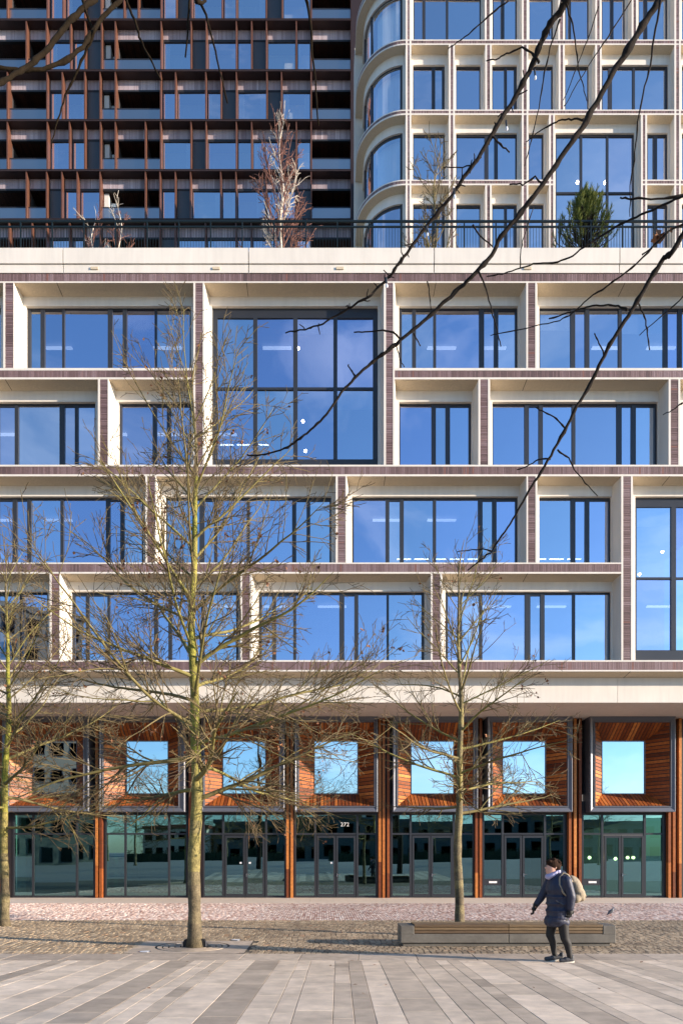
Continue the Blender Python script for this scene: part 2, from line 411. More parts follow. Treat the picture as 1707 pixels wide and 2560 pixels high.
# joints in soffits and bands
for (px, py0, py1) in ((gl(262),705.7,740.5),(gl(1132),705.7,740.5),(gr(432),705.7,740.5),(gr(1300),705.7,740.5),(gl(25),947,975.8),(gr(850),947,975.8),
                       (gr(200),1189.3,1213.4),(gr(1505),1189.3,1213.4),(gr(852),1432.9,1454),(gr(1325),1677.4,1693.8),(gl(1550),1432.9,1454)):
    xx = X(px, F); z0 = Z(py0+YO, F); z1 = Z(py1+YO, LY)
    m = MB(); h = .010
    m.prism([(xx-h,F+.0,z0-.003),(xx+h,F+.0,z0-.003),(xx+h,F,z0+.01),(xx-h,F,z0+.01)], [(xx-h,LY+.03,z1-.003),(xx+h,LY+.03,z1-.003),(xx+h,LY+.03,z1+.01),(xx-h,LY+.03,z1+.01)])
    m.build('panel_joint', M['joint'], office)

rowz = {1: (705.7, 740.5, 763.4, 765.6, 918.6), 2: (947, 975.8, 1003, 1005.8, 1160.5), 3: (1189.3, 1213.4, 1239.5, 1241.7, 1405), 4: (1432.9, 1454, 1477.5, 1479, 1649)}
piers = [ # lip left, brick left, brick right, lip right (px), rows
    (gl(16),gl(25),gl(62),gl(66),1,1), (gl(888),gl(897),gl(931),gl(938),1,2), (gr(193),gr(203),gr(235),gr(245),1,2), (gr(847),gr(855),gr(888),gr(899),1,1),
    (gl(450),gl(460),gl(495),gl(500),2,2), (gr(627),gr(636),gr(671),gr(682),2,2), (gr(1500),gr(1510),gr(1545),gr(1556),2,2),
    (gl(668),gl(677),gl(712),gl(717),3,3), (gl(1541),gl(1550),gr(17),gr(24),3,3), (gr(848),gr(855),gr(889),gr(899),3,3), (gr(1283),gr(1292),gr(1327),gr(1338),3,4),
    (gl(229),gl(238),gl(273),gl(278),4,4), (gl(1104),gl(1112),gl(1147),gl(1155),4,4), (gr(409),gr(417),gr(452),gr(463),4,4)]
for (a, b, c_, d, r0, r1) in piers:
    zt, zb = Z(rowz[r0][0]+YO, F), Z(rowz[r1][4]+YO, F)
    a, b, c_, d = (X(q, F) for q in (a, b, c_, d))
    lw = .055
    a = max(a, b - lw*1.4); d = min(d, c_ + lw*1.2)
    m = MB(); m.box(a+.002, d-.002, F+.03, WY+.02, zb, zt); m.box(a, b, F-.001, F+.03, zb, zt, back=False); m.box(c_, d, F-.001, F+.03, zb, zt, back=False)
    pier = m.build('pier', M['cream'], office)
    mo = MB(); mo.box(b, c_, F+.022, F+.031, zb, zt, back=False); mo.build('mortar_bed', M['mortar'], pier)
    bk = MB(); brick_row(bk, b+.002, c_-.002, zb, zt, F+.003, .0655, rng, vertical=False); bk.build('brick', M['brick'], pier)['kind'] = 'stuff'

def window(parent, wx0, wx1, wz0, wz1, Yw, panes, top_in, gm, mframe='anthracite', hbar=None, sill_in=.0, vent_w=.9, name='window', fr=.06, thick=.10):
    """dark frame with mullions between the panes (pane edges in metres); each pane its own piece"""
    f = MB(); ztop = wz1 - top_in
    f.box(wx0, wx1, Yw, Yw+thick, ztop, wz1)
    if sill_in > 0: f.box(wx0, wx1, Yw, Yw+thick, wz0, wz0+sill_in)
    z0 = wz0 + sill_in
    edges = [wx0] + [q for p in panes for q in p] + [wx1]
    for i in range(0, len(edges), 2):
        if edges[i+1] - edges[i] > .004:
            f.box(edges[i], edges[i+1], Yw-.012, Yw+thick, z0, ztop-.001)
    if hbar:
        for (za, zb_) in hbar:
            for (p0, p1) in panes: f.box(p0, p1, Yw+.004, Yw+thick, za, zb_)
    for (p0, p1) in panes:                          # sash lips
        if p1 - p0 < vent_w and fr > 0:
            f.box(p0, p1, Yw+.006, Yw+.07, ztop-.055, ztop-.001); f.box(p0, p1, Yw+.006, Yw+.07, z0, z0+.02)
    fo = f.build(name, M[mframe], parent)
    segs = [z0] + [q for h in (hbar or []) for q in h] + [ztop]
    for (p0, p1) in panes:
        for k in range(0, len(segs), 2):
            za, zb_ = segs[k], segs[k+1]
            if zb_ - za < .05 or p1 - p0 < .02: continue
            cx, cz = (p0+p1)/2, (za+zb_)/2
            m = MB(); m.box(p0-cx-.004, p1-cx+.004, -.008, .008, za-cz-.004, zb_-cz+.004)
            o = m.build('pane', gm if not isinstance(gm, str) else M[gm], fo)
            o.location = (cx, Yw+.055, cz); o.rotation_euler = (rng.gauss(0,.0022), 0, rng.gauss(0,.0028))
            if parent == office and rng.random() < .16:
                hb = (zb_-za)*rng.choice((.18,.3,.45,.25)); q_ = MB(); q_.box(p0+.01, p1-.01, Yw+.16, Yw+.172, zb_-hb, zb_-.01); q_.build('roller_blind', M['curtain'], fo)
    return fo

def bay(row0, row1, ox0, ox1, wpx0, wpx1, panes, big=False):
    """splayed cream reveal, lintel and window of one opening"""
    s0, s1, s2, s3, _ = rowz[row0]; sb = rowz[row1][4]
    zf, zl, zlb, zw = Z(s0+YO, F), Z(s1+YO, LY), Z(s2+YO, LY), Z(s3+YO, WY)
    zb = Z(sb+YO, F)
    xo0, xo1 = X(ox0, F), X(ox1, F); xw0, xw1 = X(wpx0, WY), X(wpx1, WY)
    xl0, xl1 = min(xo0 + .09, xw0-.02), max(xo1 - .09, xw1+.02)
    m = MB()
    m.box(xo0-.05, xo1+.05, LY-.004, WY+.118, zlb, zl+.12)
    m.build('lintel', M['cream'], office)
    for (xo, xl, xw, sgn) in ((xo0, xl0, xw0, -1), (xo1, xl1, xw1, 1)):
        m = MB()
        ring = [(xo+sgn*.03, F+.032), (xo, F+.032), (xl, LY), (xw, LY+.001 if abs(xw-xl) < .001 else LY), (xw, WY+.11), (xo+sgn*.03, WY+.11)]
        if sgn < 0: ring = ring[::-1]
        m.prism([(p[0], p[1], zb-.01) for p in ring], [(p[0], p[1], zf) for p in ring]); m.build('jamb', M['cream'], office)
    zwb = zb - .01
    P = [(X(a, WY+.05), X(b, WY+.05)) for a, b in panes]
    if big:
        h0, h1 = big[:2]
        window(office, xw0, xw1, zwb, zw, WY, P, Z(s3+YO,WY)-Z(big[2]+YO,WY), 'glass_office', hbar=[(Z(h1+YO,WY), Z(h0+YO,WY))], sill_in=Z(big[3]+YO,WY)-zwb, fr=0)
    else:
        window(office, xw0, xw1, zwb, zw, WY, P, .085, 'glass_office')
L = lambda *a: [(gl(p), gl(q)) for p, q in a]
RR = lambda *a: [(gr(p), gr(q)) for p, q in a]
bay(1,1, -250, gl(16), -236, gl(12), [(-230,-140),(-130,-40),(-30,gl(8))])
bay(1,1, gl(66), gl(888), gl(127), gl(880), L((145,190),(209,289),(300,498),(519,566),(585,712),(722,873)))
bay(1,2, gl(938), gr(193), gl(975), gr(165), L((1000,1163),(1182,1346),(1366,1530))+[(gl(1548),gr(143))], big=(600+673/1.836, 600+684/1.836, 600+355/1.836, 600+1004/1.836))
bay(1,1, gr(245), gr(847), gr(262), gr(805), RR((275,323),(340,420),(432,630),(652,698),(717,795)))
bay(1,1, gr(899), gr(1716), gr(902), gr(1668), RR((908,1049),(1069,1115),(1134,1268),(1282,1474),(1493,1540),(1558,1655)))
bay(2,2, -60, gl(450), -40, gl(444), [(-32,-6)]+L((0,72),(88,277),(300,347),(362,438)))
bay(2,2, gl(500), gl(888), gl(550), gl(880), L((562,703),(722,768),(787,873)))
bay(2,2, gr(245), gr(627), gr(262), gr(593), RR((268,412),(431,476),(496,582)))
bay(2,2, gr(682), gr(1500), gr(688), gr(1445), RR((693,838),(857,903),(921,1055),(1070,1261),(1282,1327),(1347,1432)))
bay(2,2, gr(1556), gr(2000), gr(1560), gr(1950), RR((1566,1700),(1720,1940)))
bay(3,3, -90, gl(668), -75, gl(662), [(-65,-12)]+L((0,62),(82,129),(147,281),(295,489),(508,555),(573,654)))
bay(3,3, gl(717), gl(1541), gl(763), gl(1520), L((770,917),(940,984),(999,1133),(1148,1341),(1360,1407),(1424,1512)))
bay(3,3, gr(24), gr(848), gr(47), gr(805), RR((55,201),(218,266),(284,418),(432,625),(645,690),(709,795)))
bay(3,3, gr(899), gr(1283), gr(902), gr(1232), RR((905,1050),(1070,1115),(1134,1222)))
bay(3,4, gr(1338), gr(2130), gr(1341), gr(2110), RR((1350,1509),(1531,1690),(1712,1870),(1892,2090)), big=(1160+517/1.836, 1160+527/1.836, 1160+195/1.836, 1160+852/1.836))
bay(4,4, -240, gl(229), -225, gl(226), [(-215,-130),(-120,-70),(-60,-10)]+L((0,95),(107,220)))
bay(4,4, gl(278), gl(1104), gl(333), gl(1097), L((348,397),(413,496),(508,709),(728,775),(792,925),(940,1085)))
bay(4,4, gl(1155), gr(409), gl(1188), gr(378), L((1203,1250),(1268,1346),(1360,1557))+RR((12,58),(76,206),(216,366)))
bay(4,4, gr(463), gr(1283), gr(473), gr(1230), RR((486,534),(551,630),(644,840),(864,910),(929,1057),(1069,1222)))

# rooms behind the glass: floor slabs, back wall, partition walls, ceiling lamps
XL, XR = -15.0, 16.5
for py in (690, 934, 1176, 1420, 1664):
    z = Z(py, F)
    if py in (934, 1420): segs = [(XL, X(gl(900), F))] if py == 934 else [(XL, X(gr(1290), F))]
    else: segs = [(XL, XR)]
    if py == 934: segs.append((X(gr(240), F), XR))
    for (a, b) in segs: boxo('floor_plate', M['room_ceiling'], office, a, b, WY+.19, 33.0, z-.14, z+.14); keep(office.children[-1])
keep(boxo('back_wall', M['room_wall'], office, XL, XR, 33.0, 33.2, Z(1700,F), Z(690,F)))
for py in (692, 936, 1178, 1422):                 # rows of ceiling lights and desks in the rooms
    for k in range(13):
        xx = XL + 1.6 + k*2.3
        if rng.random() < .4:
            z_ = Z(py, F) - .2; m = MB(); m.box(xx-.6, xx+.6, 28.6, 28.75, z_-.05, z_); m.build('ceiling_light', M['lamp_faint'], office)
for px in (gl(40), gl(910), gr(220), gr(870)):
    xx = X(px, F); keep(boxo('partition', M['room_wall'], office, xx-.06, xx+.06, WY+.22, 32.98, Z(1160,F), Z(700,F)))
for px in (gl(694), gr(8), gr(1310)):
    xx = X(px, F); keep(boxo('partition', M['room_wall'], office, xx-.06, xx+.06, WY+.22, 32.98, Z(1650,F), Z(1190,F)))

# cornice and terrace parapet
FP = F - .06
m = MB(); zt, zm, zm2, zb = Z(618+YO, FP), Z(656.5+YO, FP), Z(660+YO, F), Z(681.7+YO, F)
px_j = [-260] + [gl(290), gl(1141), gr(425), gr(1277)] + [2000]
for i in range(len(px_j)-1):
    a, b = X(px_j[i], FP)+.015, X(px_j[i+1], FP)-.015
    m = MB(); m.box(a, b, FP, F+.35, zm, zt)
    m.prism([(a,FP+.001,zm-.002),(a,F+.06,zm2-.02),(a,F+.35,zm2-.02),(a,F+.35,zm-.002)], [(b,FP+.001,zm-.002),(b,F+.06,zm2-.02),(b,F+.35,zm2-.02),(b,F+.35,zm-.002)])
    m.box(a, b, F-.02, F+.34, zb, zm2-.022)
    m.build('parapet_panel', M['cream'], office)
keep(boxo('parapet_core', M['joint'], office, X(-260,F), X(2000,F), F+.08, F+.33, zb, zt-.05))
for px in (gl(436), gl(994), gl(1560), gr(852)):
    xx = X(px, F)
    m = MB(); m.box(xx-.14, xx+.14, F-.05, F-.018, Z(674+YO,F), Z(668+YO,F)); m.build('overflow_slot', M['cream_aggregate'], office)
keep(boxo('terrace_deck', M['cream_aggregate'], office, X(-260,F), X(2000,F), F+.36, 33.5, zt-.75, zt-.65))

# fascia over the ground floor and its soffit
FY = 25.98
ZS = Z(1756.4, FY)
px_j = [-260, 150, 377, 612, 844, 1077, 1309, 1543, 1780, 2000]
for i in range(len(px_j)-1):
    a, b = X(px_j[i], FY)+.006, X(px_j[i+1], FY)-.006
    m = MB(); m.box(a, b, FY, FY+.3, ZS, Z(1660, FY)); m.build('fascia_panel', M['cream'], office)
keep(boxo('fascia_core', M['joint'], office, X(-260,FY), X(2000,FY), FY+.05, FY+.29, ZS+.03, Z(1665,FY)))
keep(boxo('ground_soffit', M['cream'], office, X(-300,FY), X(2050,FY), FY+.302, 33.0, ZS+.004, ZS+.3))

# ------------------------------------------------------------------ ground floor: wooden bay boxes and shopfronts
YB, YP, YG = 28.6, 29.5, 29.2
ZF = FLOOR_Z
oy = lambda z: 1720 + z/1.837
boxes = [ # outer left/right, opening left/right, pane left/right  (px)
    (gl(10),gl(407),gl(43),gl(382),gl(152),gl(357)), (gl(455),gl(848),gl(477),gl(818),gl(578),gl(776)), (gl(925),gl(1305),gl(940),gl(1280),gl(1020),gl(1223)),
    (gl(1352),gr(165),gl(1372),gr(147),gl(1440),gr(77)), (gr(235),gr(625),gr(258),gr(602),gr(315),gr(517)), (gr(670),gr(1060),gr(692),gr(1033),gr(735),gr(938)), (gr(1140),gr(1533),gr(1163),gr(1506),gr(1190),gr(1393))]
zo_t, zo_b = ZS+.001, Z(oy(569), YB); zi_t, zi_b = Z(oy(158), YB+.06), Z(oy(541), YB+.06); zp_t, zp_b = Z(oy(241), YP), Z(oy(489), YP)
slat_list = []
for bi, (a, b, c_, d, e, f_) in enumerate(boxes):
    xo0, xo1, xi0, xi1, xp0, xp1 = X(a,YB), X(b,YB), X(c_,YB+.06), X(d,YB+.06), X(e,YP), X(f_,YP)
    m = MB()
    def ring(y, x0, x1, z0, z1): return [(x0,y,z0),(x1,y,z0),(x1,y,z1),(x0,y,z1)]
    prof = [ring(YB+.85,xo0+.02,xo1-.02,zo_b+.02,zo_t), ring(YB+.015,xo0,xo1,zo_b,zo_t), ring(YB,xo0+.018,xo1-.018,zo_b+.018,zo_t),
            ring(YB,xo0+.04,xo1-.04,zo_b+.04,zo_t-.04), ring(YB+.05,xi0-.06,xi1+.06,zi_b-.06,zi_t+.05), ring(YB+.005,xi0-.05,xi1+.05,zi_b-.05,zi_t+.04), ring(YB+.005,xi0-.025,xi1+.025,zi_b-.025,zi_t+.02), ring(YB+.06,xi0,xi1,zi_b,zi_t), ring(YB+.075,xi0,xi1,zi_b,zi_t)]
    for p, q in zip(prof[:-1], prof[1:]):
        for k in range(4): k2 = (k+1)%4; m.quad(p[k], p[k2], q[k2], q[k])
    bo = m.build('bay_box', M['box_metal'], office)
    # backing of the four reveals (black) and wooden slats on it
    O = ring(YB+.07, xi0, xi1, zi_b, zi_t); I = ring(YP-.01, xp0, xp1, zp_b, zp_t)
    bk = MB()
    for k in range(4):
        k2 = (k+1)%4; bk.quad(O[k], O[k2], I[k2], I[k])
    bk.build('reveal_backing', M['black_metal'], bo)
    cen = Vector(((xi0+xi1)/2, YB+.4, (zi_b+zi_t)/2))
    for k in range(4):                              # 0 bottom, 1 right, 2 top, 3 left
        k2 = (k+1)%4; A, B, C, D = (Vector(q) for q in (O[k], O[k2], I[k2], I[k]))
        u = (B-A); Lo = u.length; u.normalize()
        du0, du1 = (D-A).dot(u), (B-C).dot(u)
        fall = ((D - A) - u*du0)                    # perpendicular, outer edge to inner edge
        nrm = u.cross(fall).normalized()
        if nrm.dot(cen - A) < 0: nrm = -nrm
        n = round(Lo/.152); p = Lo/n
        skew = rng.uniform(-.0, .0)
        for i in range(n):
            u0, u1 = p*i+.017, p*(i+1)-.017
            def vmax(uu):
                v = 1.0
                if uu < du0: v = min(v, uu/du0)
                if uu > Lo-du1: v = min(v, (Lo-uu)/du1)
                return max(0, v)
            us = [u0] + [q for q in (du0, Lo-du1) if u0 < q < u1] + [u1]
            pts = [(u0,0),(u1,0)] + [(q, vmax(q)) for q in reversed(us)]
            if max(q[1] for q in pts) < .06: continue
            lift = nrm*.022
            t = min(1, max(0, rng.gauss(.48, .24)))
            top = [A + u*q[0] + fall*q[1] + lift for q in pts]; low = [A + u*q[0] + fall*q[1] + nrm*.001 for q in pts]
            area = (u1-u0)*max(q[1] for q in pts)*fall.length*abs(nrm.dot((Vector((0,0,CAM_H))-A).normalized()))
            slat_list.append((area, bo, top, low, t))
    pf = MB()
    for (x0,x1,z0,z1) in ((xp0-.01,xp0+.05,zp_b,zp_t),(xp1-.05,xp1+.01,zp_b,zp_t),(xp0+.05,xp1-.05,zp_t-.05,zp_t+.01),(xp0+.05,xp1-.05,zp_b-.01,zp_b+.05)): pf.box(x0,x1,YP-.03,YP+.06,z0,z1)
    pf.build('pane_frame', M['box_metal'], bo)
    g = MB(); cx, cz = (xp0+xp1)/2, (zp_b+zp_t)/2; g.box(xp0-cx+.045, xp1-cx-.045, -.008, .008, zp_b-cz+.045, zp_t-cz-.045)
    po = g.build('pane', M['glass_box'], bo); po.location = (cx, YP+.01, cz); po.rotation_euler = (rng.gauss(0,.002),0,rng.gauss(0,.002))
slat_list.sort(key=lambda q: -q[0])
restm = {}
for i, (ar, bo, top, low, t) in enumerate(slat_list):
    m = MB() if i < 300 else restm.setdefault(bo.name, (bo, MB()))[1]
    n = len(top); m.poly(top, t)
    for k in range(n): k2 = (k+1)%n; m.quad(low[k], low[k2], top[k2], top[k], t)
    if i < 300: m.build('slat', M['wood_slat'], bo)
for bo, m in restm.values(): m.build('slat', M['wood_slat'], bo)['kind'] = 'stuff'

zg_t, zg_b = Z(oy(575), YG), ZF
ztr0, ztr1 = Z(oy(674), YG), Z(oy(666), YG)
fronts = [ # left, right, mullion centres, door (left, right, centre) or None
    (gl(60),gl(437),(gl(154),gl(355)),None), (gl(483),gl(862),(gl(577),gl(777)),None), (gl(932),gl(1312),(gl(1025),gl(1222)),(gl(1031),gl(1216),gl(1127))),
    (gl(1352),gr(163),(gl(1447),gr(72)),(gl(1453),gr(66),gl(1541))), (gr(226),gr(608),(gr(316),gr(514)),(gr(322),gr(510),gr(408))),
    (gr(646),gr(1024),(gr(738),gr(932)),(gr(744),gr(926),gr(828))), (gr(1102),gr(1480),(gr(1195),gr(1390)),(gr(1203),gr(1386),gr(1281)))]
for i, (a, b, mu, door) in enumerate(fronts):
    x0, x1 = X(a,YG), X(b,YG); mx = [X(q,YG) for q in mu]
    m = MB(); hw = .045
    m.box(x0, x1, YG-.02, YG+.08, zg_t-.08, zg_t); m.box(x0, x0+.07, YG-.02, YG+.08, zg_b, zg_t-.081); m.box(x1-.07, x1, YG-.02, YG+.08, zg_b, zg_t-.081)
    cols_ = [x0+.07, mx[0]-hw, mx[0]+hw, mx[1]-hw, mx[1]+hw, x1-.07]
    for q in mx: m.box(q-hw, q+hw, YG-.03, YG+.08, zg_b, zg_t-.081)
    for k in range(3): m.box(cols_[2*k], cols_[2*k+1], YG-.018, YG+.08, ztr0, ztr1)
    for k in range(3):
        if not (k == 1 and door): m.box(cols_[2*k], cols_[2*k+1], YG-.018, YG+.08, zg_b, zg_b+.09)
    sf = m.build('shopfront', M['anthracite'], office)
    def pane(xa, xb, za, zb_, y=YG+.03):
        cx, cz = (xa+xb)/2, (za+zb_)/2
        q = MB(); q.box(xa-cx-.004, xb-cx+.004, -.008, .008, za-cz-.004, zb_-cz+.004)
        o = q.build('pane', M['glass_shop'], sf); o.location = (cx, y, cz); o.rotation_euler = (rng.gauss(0,.003),0,rng.gauss(0,.004)); return o
    letter = i >= 5
    for k in range(3):
        pane(cols_[2*k], cols_[2*k+1], ztr1, zg_t-.08)
        if k == 1 and door: continue
        if k == 0 and letter:
            zl0, zl1 = Z(oy(906),YG), Z(oy(876),YG)
            q = MB(); q.box(cols_[0], cols_[1], YG-.012, YG+.07, zl0, zl1); q.build('letter_panel', M['anthracite'], sf)
            cx = (cols_[0]+cols_[1])/2
            q = MB(); q.box(cx-.17, cx+.17, YG-.03, YG-.013, Z(oy(896),YG), Z(oy(887),YG)); q.build('letter_slot', M['white_paint'], sf)
            pane(cols_[0], cols_[1], zg_b+.09, zl0); pane(cols_[0], cols_[1], zl1, ztr0)
        else: pane(cols_[2*k], cols_[2*k+1], zg_b+.09, ztr0)
    if door:
        dx0, dx1, dc = (X(q,YG) for q in door)
        for (p, q_) in ((dx0, dc), (dc, dx1)):
            p += .012; q_ -= .012; m = MB(); w = .085; zt = ztr0 - .03
            m.box(p, p+w, YG-.03, YG+.05, zg_b+.02, zt); m.box(q_-w, q_, YG-.03, YG+.05, zg_b+.02, zt)
            m.box(p+w, q_-w, YG-.028, YG+.05, zt-.10, zt); m.box(p+w, q_-w, YG-.028, YG+.05, zg_b+.02, zg_b+.16)
            m.build('door', M['anthracite'], sf); pane(p+w, q_-w, zg_b+.16, zt-.10, YG+.01)
        zc = Z(oy(856), YG)
        m = MB(); m.box(dc+.03, dc+.07, YG-.05, YG-.031, zc-.09, zc+.04); m.tube([(dc+.05,YG-.03,zc),(dc+.05,YG-.085,zc),(dc+.19,YG-.085,zc)], .011, 8); m.build('handle', M['steel'], sf)
    if i == 3:
        cu = bpy.data.curves.new('house_number', 'FONT'); cu.body = '272'; cu.size = .235; cu.extrude = .003; cu.align_x = 'CENTER'; cu.align_y = 'CENTER'; cu.space_character = 1.08
        tmp = bpy.data.objects.new('tmp', cu); COL.objects.link(tmp); dg = bpy.context.evaluated_depsgraph_get()
        me = bpy.data.meshes.new_from_object(tmp.evaluated_get(dg)); bpy.data.objects.remove(tmp)
        me.materials.clear(); me.materials.append(M['white_paint'])
        o = link('house_number', me, sf); o.location = at(862, 2061.5, YG-.01); o.rotation_euler = (R(90),0,0)
    if i in (2, 3):
        for px in ((gl(1106), gl(1147)) if i == 2 else (gl(1522),)):
            q = MB(); xx = X(px, YG); q.box(xx-.045, xx+.045, YG-.004, YG+.0, Z(oy(807),YG), Z(oy(799),YG)); q.build('door_sticker', M['white_paint'], sf)
# dark piers with wooden fins between the shopfronts
gaps = [(gl(-20),gl(60),(gl(-6),gl(10))), (gl(437),gl(483),(gl(445),gl(463))), (gl(862),gl(932),(gl(873),gl(890),gl(908))), (gl(1312),gl(1352),(gl(1320),gl(1339))), (gr(163),gr(226),(gr(175),gr(193),gr(214))),
        (gr(608),gr(646),(gr(619),gr(638))), (gr(1024),gr(1102),(gr(1048),gr(1072),gr(1095))), (gr(1480),gr(1580),(gr(1505),gr(1526),gr(1554)))]
for (a, b, fins) in gaps:
    keep(boxo('wall_panel', M['black_metal'], office, X(a,YG), X(b,YG), YG+.0, YG+.3, ZF, ZS))
    for fx in fins:
        xx = X(fx, YG-.2); zsplit = Z(oy(860), YG)+rng.uniform(-.1,.6)
        m = MB(); m.box(xx-.055, xx+.055, YG-.21, YG-.002, ZF, zsplit-.004, t=rng.random()); m.box(xx-.055, xx+.055, YG-.21, YG-.002, zsplit+.004, ZS-.002, t=rng.random()); m.build('fin', M['wood_slat'], office)
for i in range(len(boxes)):
    a, b = fronts[i][0], fronts[i][1]
    keep(boxo('bulkhead', M['black_metal'], office, X(a,YG)+.002, X(b,YG)-.002, YG+.001, YG+.25, zg_t+.001, Z(oy(520),YG)))
keep(boxo('upper_wall', M['black_metal'], office, X(-260,YP), X(2000,YP), YP+.07, YP+.2, Z(oy(520),YP)+.3, ZS))
# rooms of the ground floor
keep(boxo('shop_floor', M['room_wall'], office, XL, XR, YG+.10, 35, -.3, ZF-.002))
keep(boxo('shop_back_wall', M['room_wall'], office, XL, XR, 35, 35.2, -.3, ZS))
keep(boxo('shop_ceiling', M['room_ceiling'], office, XL, XR, YG+.31, 35, Z(oy(560),YG), Z(oy(552),YG)))
for (pa, pb) in ((gl(437),gl(483)),(gl(1312),gl(1352)),(gr(608),gr(646)),(gr(1024),gr(1102))):
    xx = (X(pa,YG)+X(pb,YG))/2; keep(boxo('shop_partition', M['room_wall'], office, xx-.08, xx+.08, YG+.31, 35, ZF, Z(oy(562),YG)))
for px in (gl(105),):
    xx = X(px, 31); keep(boxo('shop_column', M['white_wall'], office, xx-.2, xx+.2, 30.9, 31.3, ZF, Z(oy(562),YG)))
# ------------------------------------------------------------------ dark tower behind, left
TY = 41.0; TD = .45; TW = TY + TD
dark = tag(empty('apartment_tower', (-8, 46, 0)), 'dark apartment tower with copper fins, loggias and blue windows behind the terrace', 'building')
S = [-75, 50, 177, 301.5, 426.5, 549.5, 673]
W_, P_, B_, V_ = 'win', 'panel', 'loggia', 'loggia_white'
floors = [
 [-120,35,B_,218,B_,290,W_,390,W_,465,P_,570,V_,635,B_,740,B_,810,W_,880,P_,1020,W_,1085,W_,1222,W_,1295,P_,1428,W_,1612,B_],
 [-120,122,B_,214,B_,325,W_,392,W_,467,P_,530,V_,740,B_,877,W_,947,P_,1085,W_,1155,W_,1223,P_,1360,W_,1428,W_,1612,B_],
 [-120,35,B_,217,B_,287,W_,390,W_,460,P_,530,V_,738,B_,806,W_,945,W_,1015,W_,1085,P_,1225,W_,1292,P_,1428,W_,1612,B_],
 [-120,35,B_,218,B_,320,W_,390,W_,462,P_,530,V_,668,B_,738,B_,877,W_,946,P_,1085,W_,1155,W_,1290,W_,1360,P_,1428,W_,1612,B_],
 [-120,122,B_,215,B_,285,P_,355,W_,460,W_,668,V_,735,B_,805,W_,875,P_,1013,W_,1083,W_,1220,W_,1358,W_,1428,P_,1612,B_],
 [-120,42,B_,148,B_,215,B_,320,W_,385,W_,460,P_,530,V_,665,B_,735,B_,805,P_,943,W_,1083,W_,1153,W_,1290,W_,1360,P_,1428,W_,1612,B_]]
tr = random.Random(21)
TX0, TX1 = X(gl(-120), TY), X(gl(1612), TY)
curt = [0]
def curtain(parent, x0, x1, y, z0, z1):
    m = MB(); n = max(3, int((x1-x0)/.05)); pts = []
    for i in range(n+1):
        pts.append((x0+(x1-x0)*i/n, y + .035*math.sin(i*2.4)+tr.uniform(-.01,.01)))
    for i in range(n): m.quad((*pts[i],z0),(*pts[i+1],z0),(*pts[i+1],z1),(*pts[i],z1))
    m.build('curtain', M['curtain'], parent, smooth=True)
